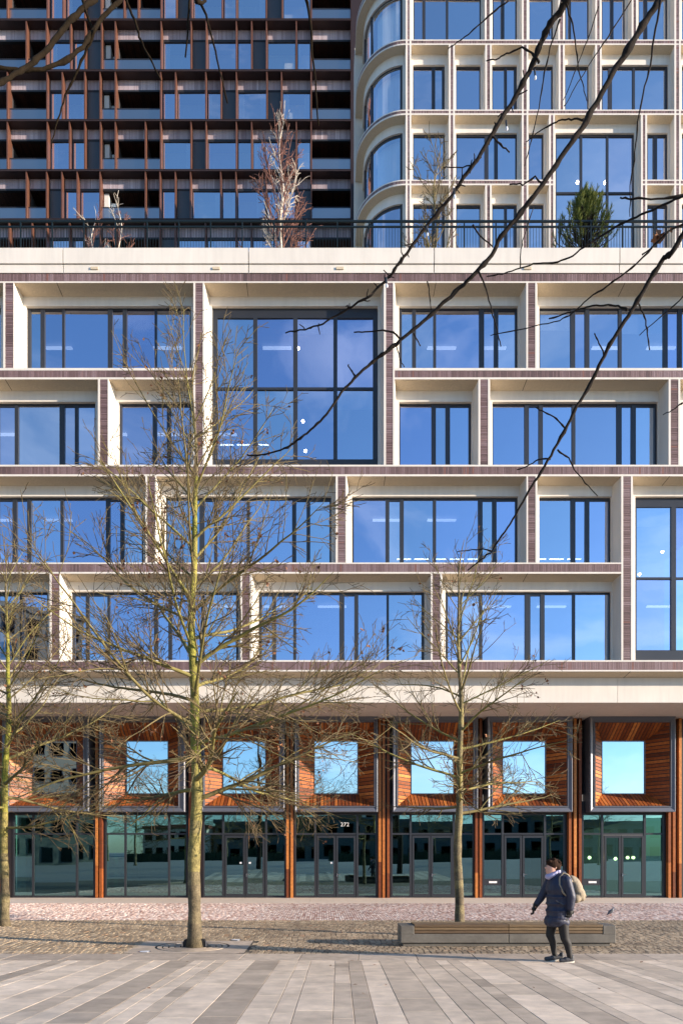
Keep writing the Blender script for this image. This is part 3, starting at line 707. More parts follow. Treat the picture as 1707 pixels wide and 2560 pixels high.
for fi, fl in enumerate(floors):
    zt, zb = Z(S[fi], TY), Z(S[fi+1], TY)
    # slab edge: thin bronze frame
    m = MB(); m.box(TX0, TX1, TY-.03, TW+2.1, zt-.06, zt+.06); m.box(TX0, TX1, TY-.045, TY-.03, zt-.062, zt-.035, back=False); m.box(TX0, TX1, TY-.045, TY-.03, zt+.03, zt+.062, back=False)
    m.build('slab_edge', M['bronze'], dark)
    zbt, zbb = zt-.062, zt-.062-.60
    mo = MB(); mo.box(TX0, TX1, TW+.02, TW+.12, zbb, zbt, back=True); sp = mo.build('spandrel', M['mortar'], dark)
    bk = MB(); brick_row(bk, TX0, TX1, zbb+.01, zbt, TW-.005, .072, tr); bk.build('brick', M['brick_tower'], sp)['kind'] = 'stuff'
    mo = MB(); mo.box(TX0, TX1, TW-.02, TW+.13, zbb-.11, zbb-.001); mo.build('window_head', M['black_metal'], dark)
    zw1, zw0 = zbb-.111, zb+.06
    x = X(gl(fl[0]), TY)
    for k in range(1, len(fl), 2):
        xn = X(gl(fl[k]), TY); kind = fl[k+1]
        m = MB(); m.box(xn-.036, xn+.036, TY-.02, TW+.14, zw0-.0, zt-.061)
        m.build('fin', M['copper'], dark)
        a, b = x+.037, xn-.037
        if kind == W_:
            fr = MB(); fw = .05
            fr.box(a, a+fw, TW-.03, TW+.1, zw0, zw1); fr.box(b-fw, b, TW-.03, TW+.1, zw0, zw1); fr.box(a+fw, b-fw, TW-.03, TW+.1, zw0, zw0+.05); fr.box(a+fw, b-fw, TW-.03, TW+.1, zw1-.04, zw1)
            fo = fr.build('window', M['anthracite'], dark)
            cx, cz = (a+b)/2, (zw0+zw1)/2
            q = MB(); q.box(a+fw-cx, b-fw-cx, -.008, .008, zw0+.05-cz, zw1-.04-cz); o = q.build('pane', M['glass_tower'], fo); o.location = (cx, TW+.03, cz); o.rotation_euler = (tr.gauss(0,.002),0,tr.gauss(0,.003))
            boxo('room_wall', M['white_wall'], fo, a, b, TW+.7, TW+.8, zw0, zw1)
            r_ = tr.random(); w = b-a-.12
            if r_ < .34: curtain(fo, a+.06, a+.06+w*tr.uniform(.16,.34), TW+.12, zw0+.05, zw1-.05)
            elif r_ < .58: curtain(fo, b-.06-w*tr.uniform(.16,.34), b-.06, TW+.12, zw0+.05, zw1-.05)
            elif r_ < .66:
                curtain(fo, a+.06, a+.06+w*.2, TW+.12, zw0+.05, zw1-.05); curtain(fo, b-.06-w*.2, b-.06, TW+.12, zw0+.05, zw1-.05)
        elif kind == P_:
            m = MB(); m.box(a, b, TW+.0, TW+.1, zw0, zw1); m.build('panel', M['slate_panel'], dark)
        else:
            m = MB(); zr = zw0 + .86
            m.box(a, b, TY+.20, TY+.26, zr, zr+.05); lo = m.build('loggia_rail', M['anthracite'], dark)
            q = MB(); q.box(a+.01, b-.01, TY+.215, TY+.235, zw0+.02, zr-.002); q.build('balustrade_pane', M['glass_balustrade'], lo)
            n = max(2, int((b-a)/.13)); cl = MB()
            for i in range(n):
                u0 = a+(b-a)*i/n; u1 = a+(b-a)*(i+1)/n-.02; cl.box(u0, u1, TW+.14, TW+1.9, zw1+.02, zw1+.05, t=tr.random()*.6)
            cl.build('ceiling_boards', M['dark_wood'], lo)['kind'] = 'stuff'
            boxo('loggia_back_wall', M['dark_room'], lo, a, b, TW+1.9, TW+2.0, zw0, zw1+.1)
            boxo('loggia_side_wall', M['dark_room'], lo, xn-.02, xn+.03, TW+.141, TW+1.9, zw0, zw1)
            if kind == V_:
                boxo('white_side_wall', M['white_wall'], lo, a+.03, a+.32, TW+.16, TW+1.4, zw0, zw1-.02)
                curtain(lo, a+.36, a+.66, TW+.5, zw0, zw1-.3)
        x = xn
m = MB(); m.box(TX1, X(gl(1680), TY), TY-.03, TY+2.5, Z(680,TY), Z(-80,TY)); m.build('end_pier', M['bronze'], dark)
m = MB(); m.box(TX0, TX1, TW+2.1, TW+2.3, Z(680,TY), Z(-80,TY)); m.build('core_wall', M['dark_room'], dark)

# ------------------------------------------------------------------ cream tower with rounded corner, right
UY = 32.0; ULY = UY+.38; UWY = UY+.46
ctow = tag(empty('rounded_tower', (9, 36, 0)), 'cream tower with a rounded corner, slim brick piers and blue windows behind the terrace', 'building')
RC = 2.2
cx0 = X(1013, UY); cyc = UY + RC
def path(off, nseg=18, tail=1.4, x_end=None):
    """facade line set back by off: rear of the side wall, round corner, then along the front"""
    r = RC - off; pts = [(cx0 - r, cyc + tail)]
    for i in range(nseg+1):
        a = math.pi - (math.pi/2)*i/nseg
        pts.append((cx0 + r*math.cos(a), cyc - r*math.sin(a)))
    pts.append((x_end if x_end is not None else X(1960, UY), UY + off))
    return pts
def sweep(m, prof, x_end=None, t=.5, tail=1.4, front=True):
    """prof: (setback, z) points, swept along the facade line"""
    P = [path(o, tail=tail, x_end=x_end) for o, _ in prof]
    if not front: P = [p[:-1] for p in P]
    for j in range(len(prof)-1):
        for i in range(len(P[0])-1):
            a, b, c, d = P[j][i], P[j][i+1], P[j+1][i+1], P[j+1][i]
            m.quad((*a, prof[j][1]), (*b, prof[j][1]), (*c, prof[j+1][1]), (*d, prof[j+1][1]), t)
oz = lambda z: z/1.838
# slab: lip top, brick top, brick bottom, lip bottom, soffit-back y, lintel bottom y, window top y  (px)
uslabs = [(-141,-136,-123,-116,-72,-26,-20), (181,186,199,205,250,297,303), (503,508,520,527,570,610,617), (825,830,843,850,890,935,942), (1147,1152,1164,1171,1210,1250,1257)]
dbl = (X(gr(972),UY), X(gr(1380),UY))
for si, (a, b, c_, d, e, f_, h) in enumerate(uslabs):
    z = [Z(oz(q), UY) for q in (a,b,c_,d)]; zsb = Z(oz(e), ULY); zlb = Z(oz(f_), ULY)
    runs = [('sweep', None)] if si != 3 else [('sweep', dbl[0]+.02), ('flat', None)]
    for (how, xe) in runs:
        def swp(mm, prof):
            if how == 'sweep': sweep(mm, prof, x_end=xe)
            else:
                xa, xb = dbl[1]-.02, X(1960,UY)
                for j in range(len(prof)-1):
                    mm.quad((xa,UY+prof[j][0],prof[j][1]),(xb,UY+prof[j][0],prof[j][1]),(xb,UY+prof[j+1][0],prof[j+1][1]),(xa,UY+prof[j+1][0],prof[j+1][1]))
        m = MB(); swp(m, [(.60,z[0]),(0,z[0]),(0,z[1]),(.03,z[1]),(.03,z[2]),(0,z[2]),(0,z[3]),(.02,z[3])]); band = m.build('band', M['cream'], ctow)
        m = MB(); swp(m, [(.02,z[3]),(.40,zsb)]); m.build('soffit', M['cream_aggregate'], band)
        m = MB(); swp(m, [(.38,zsb+.05),(.38,zlb),(.55,zlb)]); m.build('lintel', M['cream'], band)
        bk = MB(); pl = path(.004, 26, x_end=dbl[0] if xe else X(1780,UY)) if how == 'sweep' else [(dbl[1], UY+.004), (X(1780,UY), UY+.004)]
        for i in range(len(pl)-1):
            p, q = Vector(pl[i]), Vector(pl[i+1]); L_ = (q-p).length; k = max(1, round(L_/.075)); dd = (q-p)/k
            for j in range(k):
                s0, s1 = p+dd*(j+.06), p+dd*(j+.90); t = min(1,max(0,tr.gauss(.5,.22)))
                bk.quad((*s0,z[2]),(*s1,z[2]),(*s1,z[1]),(*s0,z[1]),t)
        bk.build('brick', M['brick'], band)['kind'] = 'stuff'
upiers = [ # brick px range in crop, slab index above, slab index below
  (300,313,0,4), (663,680,0,1),(833,850,0,1),(1000,1017,0,1),(1170,1185,0,1),(1337,1352,0,1),(1533,1550,0,4),
  (498,513,1,4),(665,682,1,2),(833,850,1,4),(1002,1017,1,2),(1170,1187,1,2),(958,972,2,4),(1380,1395,2,4),(665,682,3,4)]
for (a, b, s0, s1) in upiers:
    a2, b2 = X(gr(a+2),UY), X(gr(b-2),UY); lw = .085
    zt, zb = Z(oz(uslabs[s0][3]),UY), Z(oz(uslabs[s1][0]),UY)
    m = MB(); m.box(a2-lw, b2+lw, UY+.032, UWY+.1, zb, zt); m.box(a2-lw, a2, UY-.001, UY+.032, zb, zt); m.box(b2, b2+lw, UY-.001, UY+.032, zb, zt)
    pier = m.build('pier', M['cream'], ctow)
    mo = MB(); mo.box(a2, b2, UY+.02, UY+.031, zb, zt, back=False); mo.build('mortar_bed', M['mortar'], pier)
    bk = MB(); brick_row(bk, a2, b2, zb, zt, UY+.003, .082, tr, vertical=False); bk.build('brick', M['brick'], pier)['kind'] = 'stuff'
def uw(s0, s1, panes, wl, wr, hbar=None):
    zt = Z(oz(uslabs[s0][6]), UWY); zb = Z(oz(uslabs[s1][0]), UY)-.01
    zl = Z(oz(uslabs[s0][5]), ULY)
    x0, x1 = X(gr(wl),UWY), X(gr(wr),UWY)
    P = [(X(gr(a),UWY+.05), X(gr(b),UWY+.05)) for a, b in panes]
    window(ctow, x0, x1, zb, zt, UWY, P, .10, 'glass_tower', hbar=hbar, fr=0)
    m = MB(); m.box(x0-.18, x0, ULY+.001, UWY+.12, zb, zl); m.build('jamb', M['cream'], ctow)
    m = MB(); m.box(x1, x1+.18, ULY+.001, UWY+.12, zb, zl); m.build('jamb', M['cream'], ctow)
T0 = [((333,370),(383,478),(488,633),328,638), ((695,730),(745,797),690,803), ((860,962),858,968), ((1027,1040),(1050,1128),1022,1132), ((1194,1232),(1245,1293),1190,1298), ((1362,1385),(1400,1487),1358,1493), ((1560,1690),1557,1700)]
T1 = [((330,413),(428,460),326,472), ((525,632),523,636), ((692,745),(757,790),688,803), ((860,962),858,968), ((1025,1128),1022,1132), ((1195,1222),(1238,1333),(1343,1483),1190,1495), ((1560,1690),1557,1700)]
T2 = [((330,466),326,472), ((527,655),(672,700),(715,797),523,803), ((858,918),856,925), ((1402,1428),(1445,1485),1398,1493), ((1560,1690),1557,1700)]
T3 = [((330,413),(428,460),326,472), ((527,632),523,636), ((692,745),(757,790),688,803), ((858,918),856,925), ((1402,1428),(1445,1485),1398,1493), ((1560,1690),1557,1700)]
for si, row in enumerate((T0, T1, T2, T3)):
    for w in row: uw(si, si+1, w[:-2], w[-2], w[-1])
hz = (Z(oz(889),UWY), Z(oz(881),UWY))
uw(2, 4, ((983,1092),(1102,1213),(1222,1333)), 978, 1340, hbar=[hz])
# rounded corner glazing, one window per storey
for si in range(4):
    zt = Z(oz(uslabs[si][6]), UWY); zb = Z(oz(uslabs[si+1][0]), UY)
    m = MB()
    pl = path(.46, 20, tail=1.1)[:-1]; pl = pl[:-1] + [(X(gr(276),UWY), UWY)]
    def strip(mm, za, zb_, off=0.0, i0=0, i1=None):
        for i in range(i0, (i1 if i1 is not None else len(pl)-1)):
            p, q = pl[i], pl[i+1]; mm.quad((p[0]+off,p[1]+off,za),(q[0]+off,q[1]+off,za),(q[0]+off,q[1]+off,zb_),(p[0]+off,p[1]+off,zb_))
    strip(m, zt-.12, zt)
    for i in (0, 1, 8, len(pl)-2):
        p = Vector(pl[i+1] if i == len(pl)-2 else pl[i]); m.tube([(p.x,p.y,zb),(p.x,p.y,zt)], .05, 6)
    m.box(X(gr(268),UWY), X(gr(280),UWY), UWY-.02, UWY+.08, zb, zt)
    fo = m.build('corner_window', M['anthracite'], ctow)
    for (i0, i1) in ((0,1),(1,8),(8,len(pl)-1)):
        q = MB(); strip(q, zb, zt-.12, .02, i0, i1); q.build('pane', M['glass_tower'], fo, smooth=True)
    cm = MB(); n = 26
    for i in range(9, 19):
        for k in range(5):
            f0, f1 = k/5, (k+1)/5; p, q = Vector(pl[i]), Vector(pl[i+1]); a = p.lerp(q,f0)+Vector((.22+.03*math.sin(k*2.5),.22)); b = p.lerp(q,f1)+Vector((.22+.03*math.sin(k*2.5+2.5),.22))
            cm.quad((*a,zb+.02),(*b,zb+.02),(*b,zt-.05),(*a,zt-.05))
    if si != 3: cm.build('curtain', M['curtain'], fo, smooth=True)
    m = MB(); m.box(X(gr(278),UWY), X(gr(300),UY), ULY, UWY+.12, zb, zt+.1); m.build('jamb', M['cream'], ctow)
xs = cx0 - RC
m = MB(); m.box(xs-.02, xs+.55, cyc+1.0, cyc+1.9, Z(1280/1.838,UY), Z(-150/1.838,UY)); m.build('side_pier', M['cream'], ctow)
for si in range(5):
    z = Z(oz(uslabs[si][1]), UY)
    m = MB(); m.box(xs+.9, 18, UWY+.25, 39, z-.14, z+.14) if si != 3 else (m.box(xs+.9, dbl[0], UWY+.25, 39, z-.14, z+.14), m.box(dbl[1], 18, UWY+.25, 39, z-.14, z+.14))
    m.build('floor_plate', M['room_ceiling'], ctow)
keep(boxo('back_wall', M['room_wall'], ctow, xs+.9, 18, 37.5, 37.7, Z(1200/1.838,UY), Z(-140/1.838,UY)))

# ------------------------------------------------------------------ terrace railing
RY = 25.52
zr0, zr1, zr2 = Z(617,RY)-.02, Z(551+YO,RY), Z(564.5+YO,RY)
rail = tag(empty('terrace_railing', (0, RY, zr0)), 'dark green metal railing with thin balusters along the roof terrace edge', 'railing')
xa, xb = X(-30,RY), X(1740,RY)
m = MB(); m.box(xa, xb, RY-.03, RY+.03, zr1-.05, zr1+.015); m.build('top_rail', M['rail_green'], rail)
m = MB(); m.box(xa, xb, RY-.02, RY+.02, zr2-.045, zr2+.01); m.build('lower_rail', M['rail_green'], rail)
bm = MB(); bm.box(-.0055, .0055, -.010, .010, 0, zr2-.046-zr0)
b0 = bm.build('baluster', M['rail_green'], rail); pm = MB(); pm.box(-.022,.022,-.028,.028,0,zr1-.051-zr0); p0 = pm.build('post', M['rail_green'], rail)
k = 0; xx = xa + .05; post_x = []
while xx < xb:
    px = VX + xx/RY*FPX
    is_post = (k % 11 == 0); src = p0 if is_post else b0
    if k in (0, 1): o = src
    else:
        o = src.copy(); COL.objects.link(o)
    o.parent = rail; o.matrix_parent_inverse = Matrix.Translation(-rail.location); o.location = (xx, RY, zr0)
    xx += .1075; k += 1

# ------------------------------------------------------------------ lamps seen through the glass
def globe(name, loc, r, mt, label, cat='lamp', group=None, cord=.5):
    e = tag(empty(name, loc), label, cat, group)
    m = MB(); m.lathe((0,0,0), [(0.001,-r)]+[(r*math.sin(a), -r*math.cos(a)) for a in [math.pi*i/10 for i in range(1,10)]]+[(.001,r)], 14)
    o = _build(m, 'bulb', mt, e, True)
    m = MB(); m.tube([(0,0,r),(0,0,r+cord)], .006, 5); _build(m, 'cord', M['black_metal'], e)
    return e
for (px, py, w) in ((gl(1368), 600+497/1.836, 'upper bulb'), (gl(1390), 600+832/1.836, 'middle bulb'), (gl(1402), 600+968/1.836, 'lowest bulb')):
    globe('pendant_lamp', at(px, py, 28.2), .07, M['lamp_star'], 'glowing pendant lamp, %s in the tall window with eight panes' % w, group='lamps in the tall central window')
for (px, py, w) in ((gr(1472), 1160+403/1.838, 'higher'), (gr(1366), 1160+507/1.838, 'lower')):
    globe('pendant_lamp', at(px, py, 28.2), .065, M['lamp_star'], 'glowing pendant lamp, the %s one in the tall window at right edge' % w, group='lamps in the tall right window')
for (px, py, w) in ((gr(1082), 838/1.838, 'left'), (gr(1208), 838/1.838, 'right')):
    globe('pendant_lamp', at(px, py, 34.0), .08, M['lamp_star'], 'glowing pendant lamp, the %s one behind glass above the terrace pine' % w, group='lamps in the upper tower window')
for (px, py, w) in ((1137,779,'leftmost, beside the glass door'), (1256,784,'in the left door leaf'), (1312,779,'left of the pair in the right door leaf'), (1338,779,'right of the pair in the right door leaf')):
    globe('globe_lamp', at(gr(px), oy(py), 30.3), .075, M['lamp_warm'], 'warm globe lamp behind the shopfront, %s' % w, group='globe lamps in the shop', cord=1.2)
for (px, py, Y_, n) in ((gl(1040),600+940/1.836,27.6,3), (gr(285),1160+437/1.838,27.5,5), (gr(905),1160+437/1.838,27.5,3)):
    for i in range(n):
        p = at(px + i*44, py, Y_); m = MB(); m.box(p.x-.28, p.x+.28, Y_-.03, Y_+.03, p.z-.012, p.z+.012)
        o = m.build('strip_light', M['lamp_strip'], office)
# ------------------------------------------------------------------ buildings across the square (behind the camera, seen mirrored in the glass)
mat('stucco_pale', (.58,.55,.47), .85, var=.08, nscale=.8)
mat('stucco_mid', (.11,.12,.105), .85, var=.15, nscale=.8)
mat('stucco_dark', (.085,.10,.10), .8, var=.2, nscale=.6)
mat('tile_red', (.30,.08,.06), .8, var=.2)
glass('glass_far', (.5,.6,.65), (.12,.13,.14), .45)
def far_block(name, p0, p1, depth, h, wallm, storeys, bays, label, roofm=None, sill=1.0):
    p0, p1 = Vector(p0), Vector(p1); d = (p1-p0); Lw = d.length; d.normalize(); nrm = Vector((d.y, -d.x))   # nrm points out of the front
    e = tag(empty(name, (p0.x, p0.y, .0)), label, 'building')
    def P3(u, o, z): q = p0 + d*u + nrm*o; return (q.x, q.y, z)
    def bx(m, u0, u1, o0, o1, z0, z1):
        m.prism([P3(u0,o0,z0),P3(u1,o0,z0),P3(u1,o1,z0),P3(u0,o1,z0)], [P3(u0,o0,z1),P3(u1,o0,z1),P3(u1,o1,z1),P3(u0,o1,z1)])
    m = MB(); bx(m, 0, Lw, -depth, 0, -.6, h); m.build('wall', wallm, e)
    m = MB(); bx(m, -.3, Lw+.3, -depth-.3, .3, h, h+.5); m.build('roof', roofm or wallm, e)
    sh = (h-.6)/storeys; bw = Lw/bays
    for s in range(storeys):
        for b in range(bays):
            m = MB(); u0 = b*bw+bw*.22; u1 = (b+1)*bw-bw*.22; z0 = s*sh+sh*.30+.3; z1 = s*sh+sh*.85+.3
            bx(m, u0-.08, u1+.08, .0, .06, z0-.1, z1+.08); w = m.build('window', M['anthracite'], e)
            m = MB(); bx(m, u0, u1, .06, .08, z0, z1); m.build('pane', M['glass_far'], w)
    return e
far_block('apartment_block', (-26.8,-24.4), (-62,2.2), 14, 27.5, M['stucco_mid'], 9, 20, 'tall grey apartment block mirrored in the leftmost windows')
far_block('low_hall', (70,-52), (-18,-52), 14, 7.2, M['stucco_dark'], 2, 34, 'long dark low building mirrored in the central shop glass')
far_block('gabled_house', (-18.5,-47), (-27,-47), 10, 6.2, M['stucco_pale'], 2, 5, 'small pale house with red roof edge mirrored in the left shop glass', M['tile_red'])
far_block('point_tower', (-44,-24), (-70,-14), 16, 48, M['slate_panel'], 16, 8, 'dark high tower mirrored at the left edge of the windows')
far_block('office_slab', (18,-95), (2,-95), 14, 11.5, M['stucco_pale'], 3, 6, 'distant pale office slab mirrored in the shop glass')

# ------------------------------------------------------------------ trees
mat('bark_moss', None, .85, ramp=[(0,(.050,.038,.028)),(.25,(.095,.072,.048)),(.5,(.18,.145,.072)),(.75,(.27,.23,.055)),(1,(.19,.19,.020))], var=.5, nscale=30, mottle=.35, mscale=5, bump=.9, bscale=45)
mat('twig', None, .85, ramp=[(0,(.050,.036,.022)),(.5,(.145,.105,.050)),(1,(.25,.23,.055))], var=.2, nscale=8)
mat('twig_red', (.17,.075,.055), .85, var=.2)
mat('birch_bark', (.62,.56,.48), .8, var=.45, nscale=9, stretch=(1,1,4))
mat('dead_leaf', None, .8, ramp=[(0,(.10,.045,.022)),(.5,(.21,.090,.042)),(1,(.33,.16,.08))], var=.2)
mat('white_limb', (.50,.44,.37), .8, var=.2)
mat('dark_bark', (.022,.017,.014), .9, spec=.15, var=.35, nscale=14, bump=.4, bscale=40)
mat('pine_needle', None, .7, ramp=[(0,(.028,.055,.014)),(.5,(.10,.14,.025)),(1,(.24,.26,.04))], var=.15)
mat('led_glass', (.9,.92,1.0), .15, spec=.8)

def jit(r, s): return Vector((r.gauss(0,s), r.gauss(0,s), r.gauss(0,s)))
def limb(m, lv, r, p, d, L_, r0, level, up, cfg, leaves):
    """one branch with its side shoots, recursively; writes tubes into m and leaf spots into leaves"""
    seg = max(3, int(L_/cfg['seg'][level])); pts = [p.copy()]; rad = [r0]; dirs = [d.copy()]
    q = p.copy(); dd = d.copy(); tip = cfg['tip']
    for i in range(seg):
        f = (i+1)/seg
        dd = (dd + jit(r, cfg['wob'][level]) + Vector((0,0,up*(.35+f)))*cfg['bend'][level]).normalized()
        q = q + dd*(L_/seg); pts.append(q.copy()); rad.append(max(tip, r0*(1-f)**.8*1.0 + tip*f)); dirs.append(dd.copy())
    sides = (7, 5, 4, 3)[min(level, 3)]
    m.tube(pts, rad, sides, t=min(1, max(0, lv[level] + r.uniform(-.15,.15))), cap=False)
    if level < cfg['max']:
        n = max(1, int(L_*cfg['den'][level]*r.uniform(.8,1.2)))
        for k in range(n):
            f = r.uniform(cfg['f0'][level], 1.0); j = min(seg-1, int(f*seg)); ff = f*seg - j
            b = pts[j].lerp(pts[j+1], ff); base = dirs[j+1]
            ax = base.orthogonal().normalized(); ax.rotate(Matrix.Rotation(r.uniform(0,2*math.pi), 3, base))
            ang = R(r.uniform(*cfg['ang'][level])); nd = (base*math.cos(ang) + ax*math.sin(ang)).normalized()
            nd.z += cfg['rise'][level]; nd.normalize()
            cl = L_*cfg['ratio'][level]*r.uniform(.55,1.15)*(1.12-f*.62)
            cl = max(cl, cfg['minl'][level])
            limb(m, lv, r, b, nd, cl, max(tip, rad[j]*cfg['rr'][level]), level+1, up*.6, cfg, leaves)
    else:
        if r.random() < cfg['leaf']: leaves.append((pts[-1], r.random()))
        elif r.random() < cfg['leaf']*.6: leaves.append((pts[len(pts)//2], r.random()))
def leaf_mesh(leaves, r, size):
    m = MB()
    for p, t in leaves:
        for _ in range(r.choice((1,1,2,3))):
            u = jit(r,1).normalized(); v = u.orthogonal().normalized(); v.rotate(Matrix.Rotation(r.uniform(0,6.28),3,u)); s = size*r.uniform(.6,1.3); w = u.cross(v)*s*.35
            c = p + jit(r,.025)
            a, b, e, f = c, c+v*s*.4+u*s*.35+w*.3, c+v*s*.95-w*.2, c+v*s*.5-u*s*.35+w*.5
            m.quad(a, b, e, f, t); m.quad(a, c+v*s*.35-w, e, c+v*s*.6+w*1.6, t)
    return m
def street_tree(name, label, base, H, r_base, limbs, cfg, seed, lean=(0,0), moss=.8, group=None):
    r = random.Random(seed); base = Vector(base)
    root = tag(empty(name, base), label, 'tree', group)
    pts, rad, ts = [], [], []; n = 46
    for i in range(n+1):
        f = i/n; z = H*f
        w = Vector((math.sin(z*1.1+seed)*.035 + math.sin(z*2.7)*.015, math.cos(z*.9+seed)*.03, 0))*min(1,f*4) + Vector((lean[0]*f*H, lean[1]*f*H, 0))
        rr_ = (r_base*(1-f)**.85*.98 + .006) * (1 + .42*math.exp(-z/.16) + (.05*math.sin(z*9+seed)+.04*math.sin(z*23)) * (1 if f<.8 else 0))
        pts.append(base + Vector((0,0,z-.03)) + w); rad.append(rr_)
        ts.append(min(1, max(0, .42 + (moss-.42)*min(1, max(0,(z-.8)/3.0)) + r.uniform(-.10,.10))) if f < .8 else .4)
    m = MB(); m.tube(pts, rad, 16, ts=ts, t=.4); m.build('trunk', M['bark_moss'], root, smooth=True)
    def on(z):
        f = min(.999, z/H); j = int(f*n); return pts[j].lerp(pts[j+1], f*n-j), rad[j]
    leaves = []
    for (z, az, el, L_, rf) in limbs:
        p, tr_ = on(z); d = Vector((math.cos(az)*math.cos(el), math.sin(az)*math.cos(el), math.sin(el)))
        mm = MB(); limb(mm, (.75,.55,.42,.36), r, p, d, L_, tr_*rf, 0, cfg['up'](z/H), cfg, leaves)
        mm.build('branch', M['twig'], root, smooth=True)
    mm = MB(); lead = []
    limb(mm, (.6,.5,.42,.36), r, pts[-3], Vector((lean[0],lean[1],1)).normalized(), H*.1, .02, 1, .2, cfg, leaves); mm.build('branch', M['twig'], root)
    if leaves: leaf_mesh(leaves, r, .066).build('dry_leaves', M['dead_leaf'], root)['kind'] = 'stuff'
    return root
CFG = dict(seg=(.20,.15,.11,.10), wob=(.055,.075,.085,.09), bend=(.055,.05,.05,.03), den=(5.6,5.6,4.8,0), f0=(.12,.10,.12,0), ang=((26,52),(24,50),(24,52),(0,0)), rise=(.06,.03,.02,0),
           ratio=(.46,.52,.58,0), minl=(.40,.24,.15,.1), rr=(.50,.52,.6,.6), tip=.0046, max=3, leaf=.035, up=lambda f: .35 if f > .35 else .12)
lr = random.Random(5)
def limbset(z0, z1, n, H, Lmax, seed, low_el=(-4,14)):
    r = random.Random(seed); out = []
    for i in range(n):
        f = i/(n-1); z = z0 + (z1-z0)*f**.95 + r.uniform(-.08,.08); az = i*2.399 + r.uniform(-.3,.3)
        el = R(r.uniform(*low_el)*(1-f) + r.uniform(38,56)*min(1,f*1.5) * (1 if f > .12 else .3))
        L_ = Lmax*(1.0 - .62*f)*r.uniform(.82,1.12)
        if f < .06: L_ *= .8
        out.append((z, az, el, L_, r.uniform(.36,.52)))
    return out
# main tree
MTX, MTY = X(487.5, 13.47), 13.47
street_tree('street_tree', 'large bare tree with mossy trunk standing in the round grate', (MTX, MTY, 0), 11.6, .135,
    limbset(2.95, 10.8, 42, 11.6, 4.5, 11, low_el=(-6,16)), CFG, 4, lean=(-.002,0), moss=.86)
cfg2 = dict(CFG); cfg2.update(leaf=.02, den=(5.6,5.6,4.4,0), tip=.0046)
BTX, BTY = X(1148, 15.2), 15.2
street_tree('street_tree', 'slender bare tree rising behind the concrete bench', (BTX, BTY, 0), 8.4, .105, limbset(2.7, 7.9, 30, 8.4, 3.0, 23, low_el=(-12,10)), cfg2, 9, moss=.55)
street_tree('street_tree', 'bare tree with green mossy trunk cut by the left picture edge', (X(11,17.4), 17.4, 0), 9.6, .115, limbset(2.6, 8.9, 34, 9.6, 3.9, 31, low_el=(-14,8)), cfg2, 14, lean=(.012,0), moss=.95)

# more trees, hedges and a lamp post across the square behind the camera; the shop glass mirrors them
def copy_tree(src, loc, rz, label, group=None):
    c = src.copy(); COL.objects.link(c); c.location = loc; c.rotation_euler = (0,0,rz); c['label'] = label
    if group: c['group'] = group
    for ch in list(src.children):
        d = ch.copy(); COL.objects.link(d); d.parent = c
    return c
src_t = [o for o in COL.objects if o.name.startswith('street_tree') and o.type == 'EMPTY'][1]
PZ = plaza_z(-14) - .012
for i, (x, y) in enumerate(((-19,-16),(-9,-19),(-1.5,-15.5),(6.5,-20),(13,-15),(21,-19),(29,-16))):
    copy_tree(src_t, (x, y, PZ), i*1.3, 'bare tree across the square seen only as a reflection in the shop glass', 'bare trees across the square')
mat('hedge_leaf', None, .8, ramp=[(0,(.015,.028,.012)),(1,(.055,.085,.03))], var=.2)
hr_ = random.Random(8)
for (xa, xb, yy) in ((-24,-4,-23.5), (1,34,-24.5)):
    m = MB()
    for i in range(int((xb-xa)*150)):
        c = Vector((hr_.uniform(xa,xb), yy+hr_.uniform(-.5,.5), PZ+abs(hr_.gauss(0,.75))%1.35)); u = jit(hr_,1).normalized()*.10; v = u.orthogonal().normalized()*.07
        m.quad(c-u, c+v, c+u, c-v, hr_.random())
    for i in range(int(xb-xa)): m.box(xa+i+.02, xa+i+.98, yy-.4, yy+.4, PZ-.02, PZ+.95, t=.1)
    tag(m.build('hedge', M['hedge_leaf']), 'dark clipped hedge across the square, mirrored low in the %s shop glass' % ('left' if xa < 0 else 'right'), 'hedge', kind='thing')
# grate, paving plate and wedges around the main tree
plate = tag(empty('tree_grate', (GX, GY, 0)), 'round slotted tree grate in pale concrete plate around the large tree', 'tree grate')
rg = .72
m = MB()
x0, x1, y0, y1 = GX-1.12, GX+1.12, KERB_Y1+.006, 14.40
N = 48
out_pts = []
for i in range(N):
    a = 2*math.pi*i/N; c, s = math.cos(a), math.sin(a); k = min((1.12/abs(c)) if abs(c) > 1e-6 else 9, ((y1-GY) if s > 0 else (GY-y0))/abs(s) if abs(s) > 1e-6 else 9)
    out_pts.append((GX+c*k, GY+s*k, .001))
for i in range(N):
    j = (i+1)%N; a0, a1 = 2*math.pi*i/N, 2*math.pi*j/N
    m.quad(out_pts[i], out_pts[j], (GX+math.cos(a1)*(rg+.012),GY+math.sin(a1)*(rg+.012),.001), (GX+math.cos(a0)*(rg+.012),GY+math.sin(a0)*(rg+.012),.001), t=.75)
m.build('concrete_plate', M['kerb_stone'], plate)
m = MB(); m.lathe((GX,GY,0), [(.01,-.04),(rg+.06,-.04)], 48); m.build('soil', M['black_metal'], plate)
rr0 = rg
for i in range(4):
    m = MB(); ri = rr0 - .034; ro = rr0 - .118 if i < 3 else .17
    m.lathe((GX,GY,0), [(ri,-.03),(ri,.002),(ro,.002),(ro,-.03)], 48, t=.55-.1*i); m.build('grate_ring', M['kerb_stone'], plate); rr0 -= .118
m = MB(); m.lathe((GX,GY,0), [(.24,.0025),(.20,.012),(.12,.02)], 32, t=0); m.build('gravel_collar', M['sand_joint'], plate)
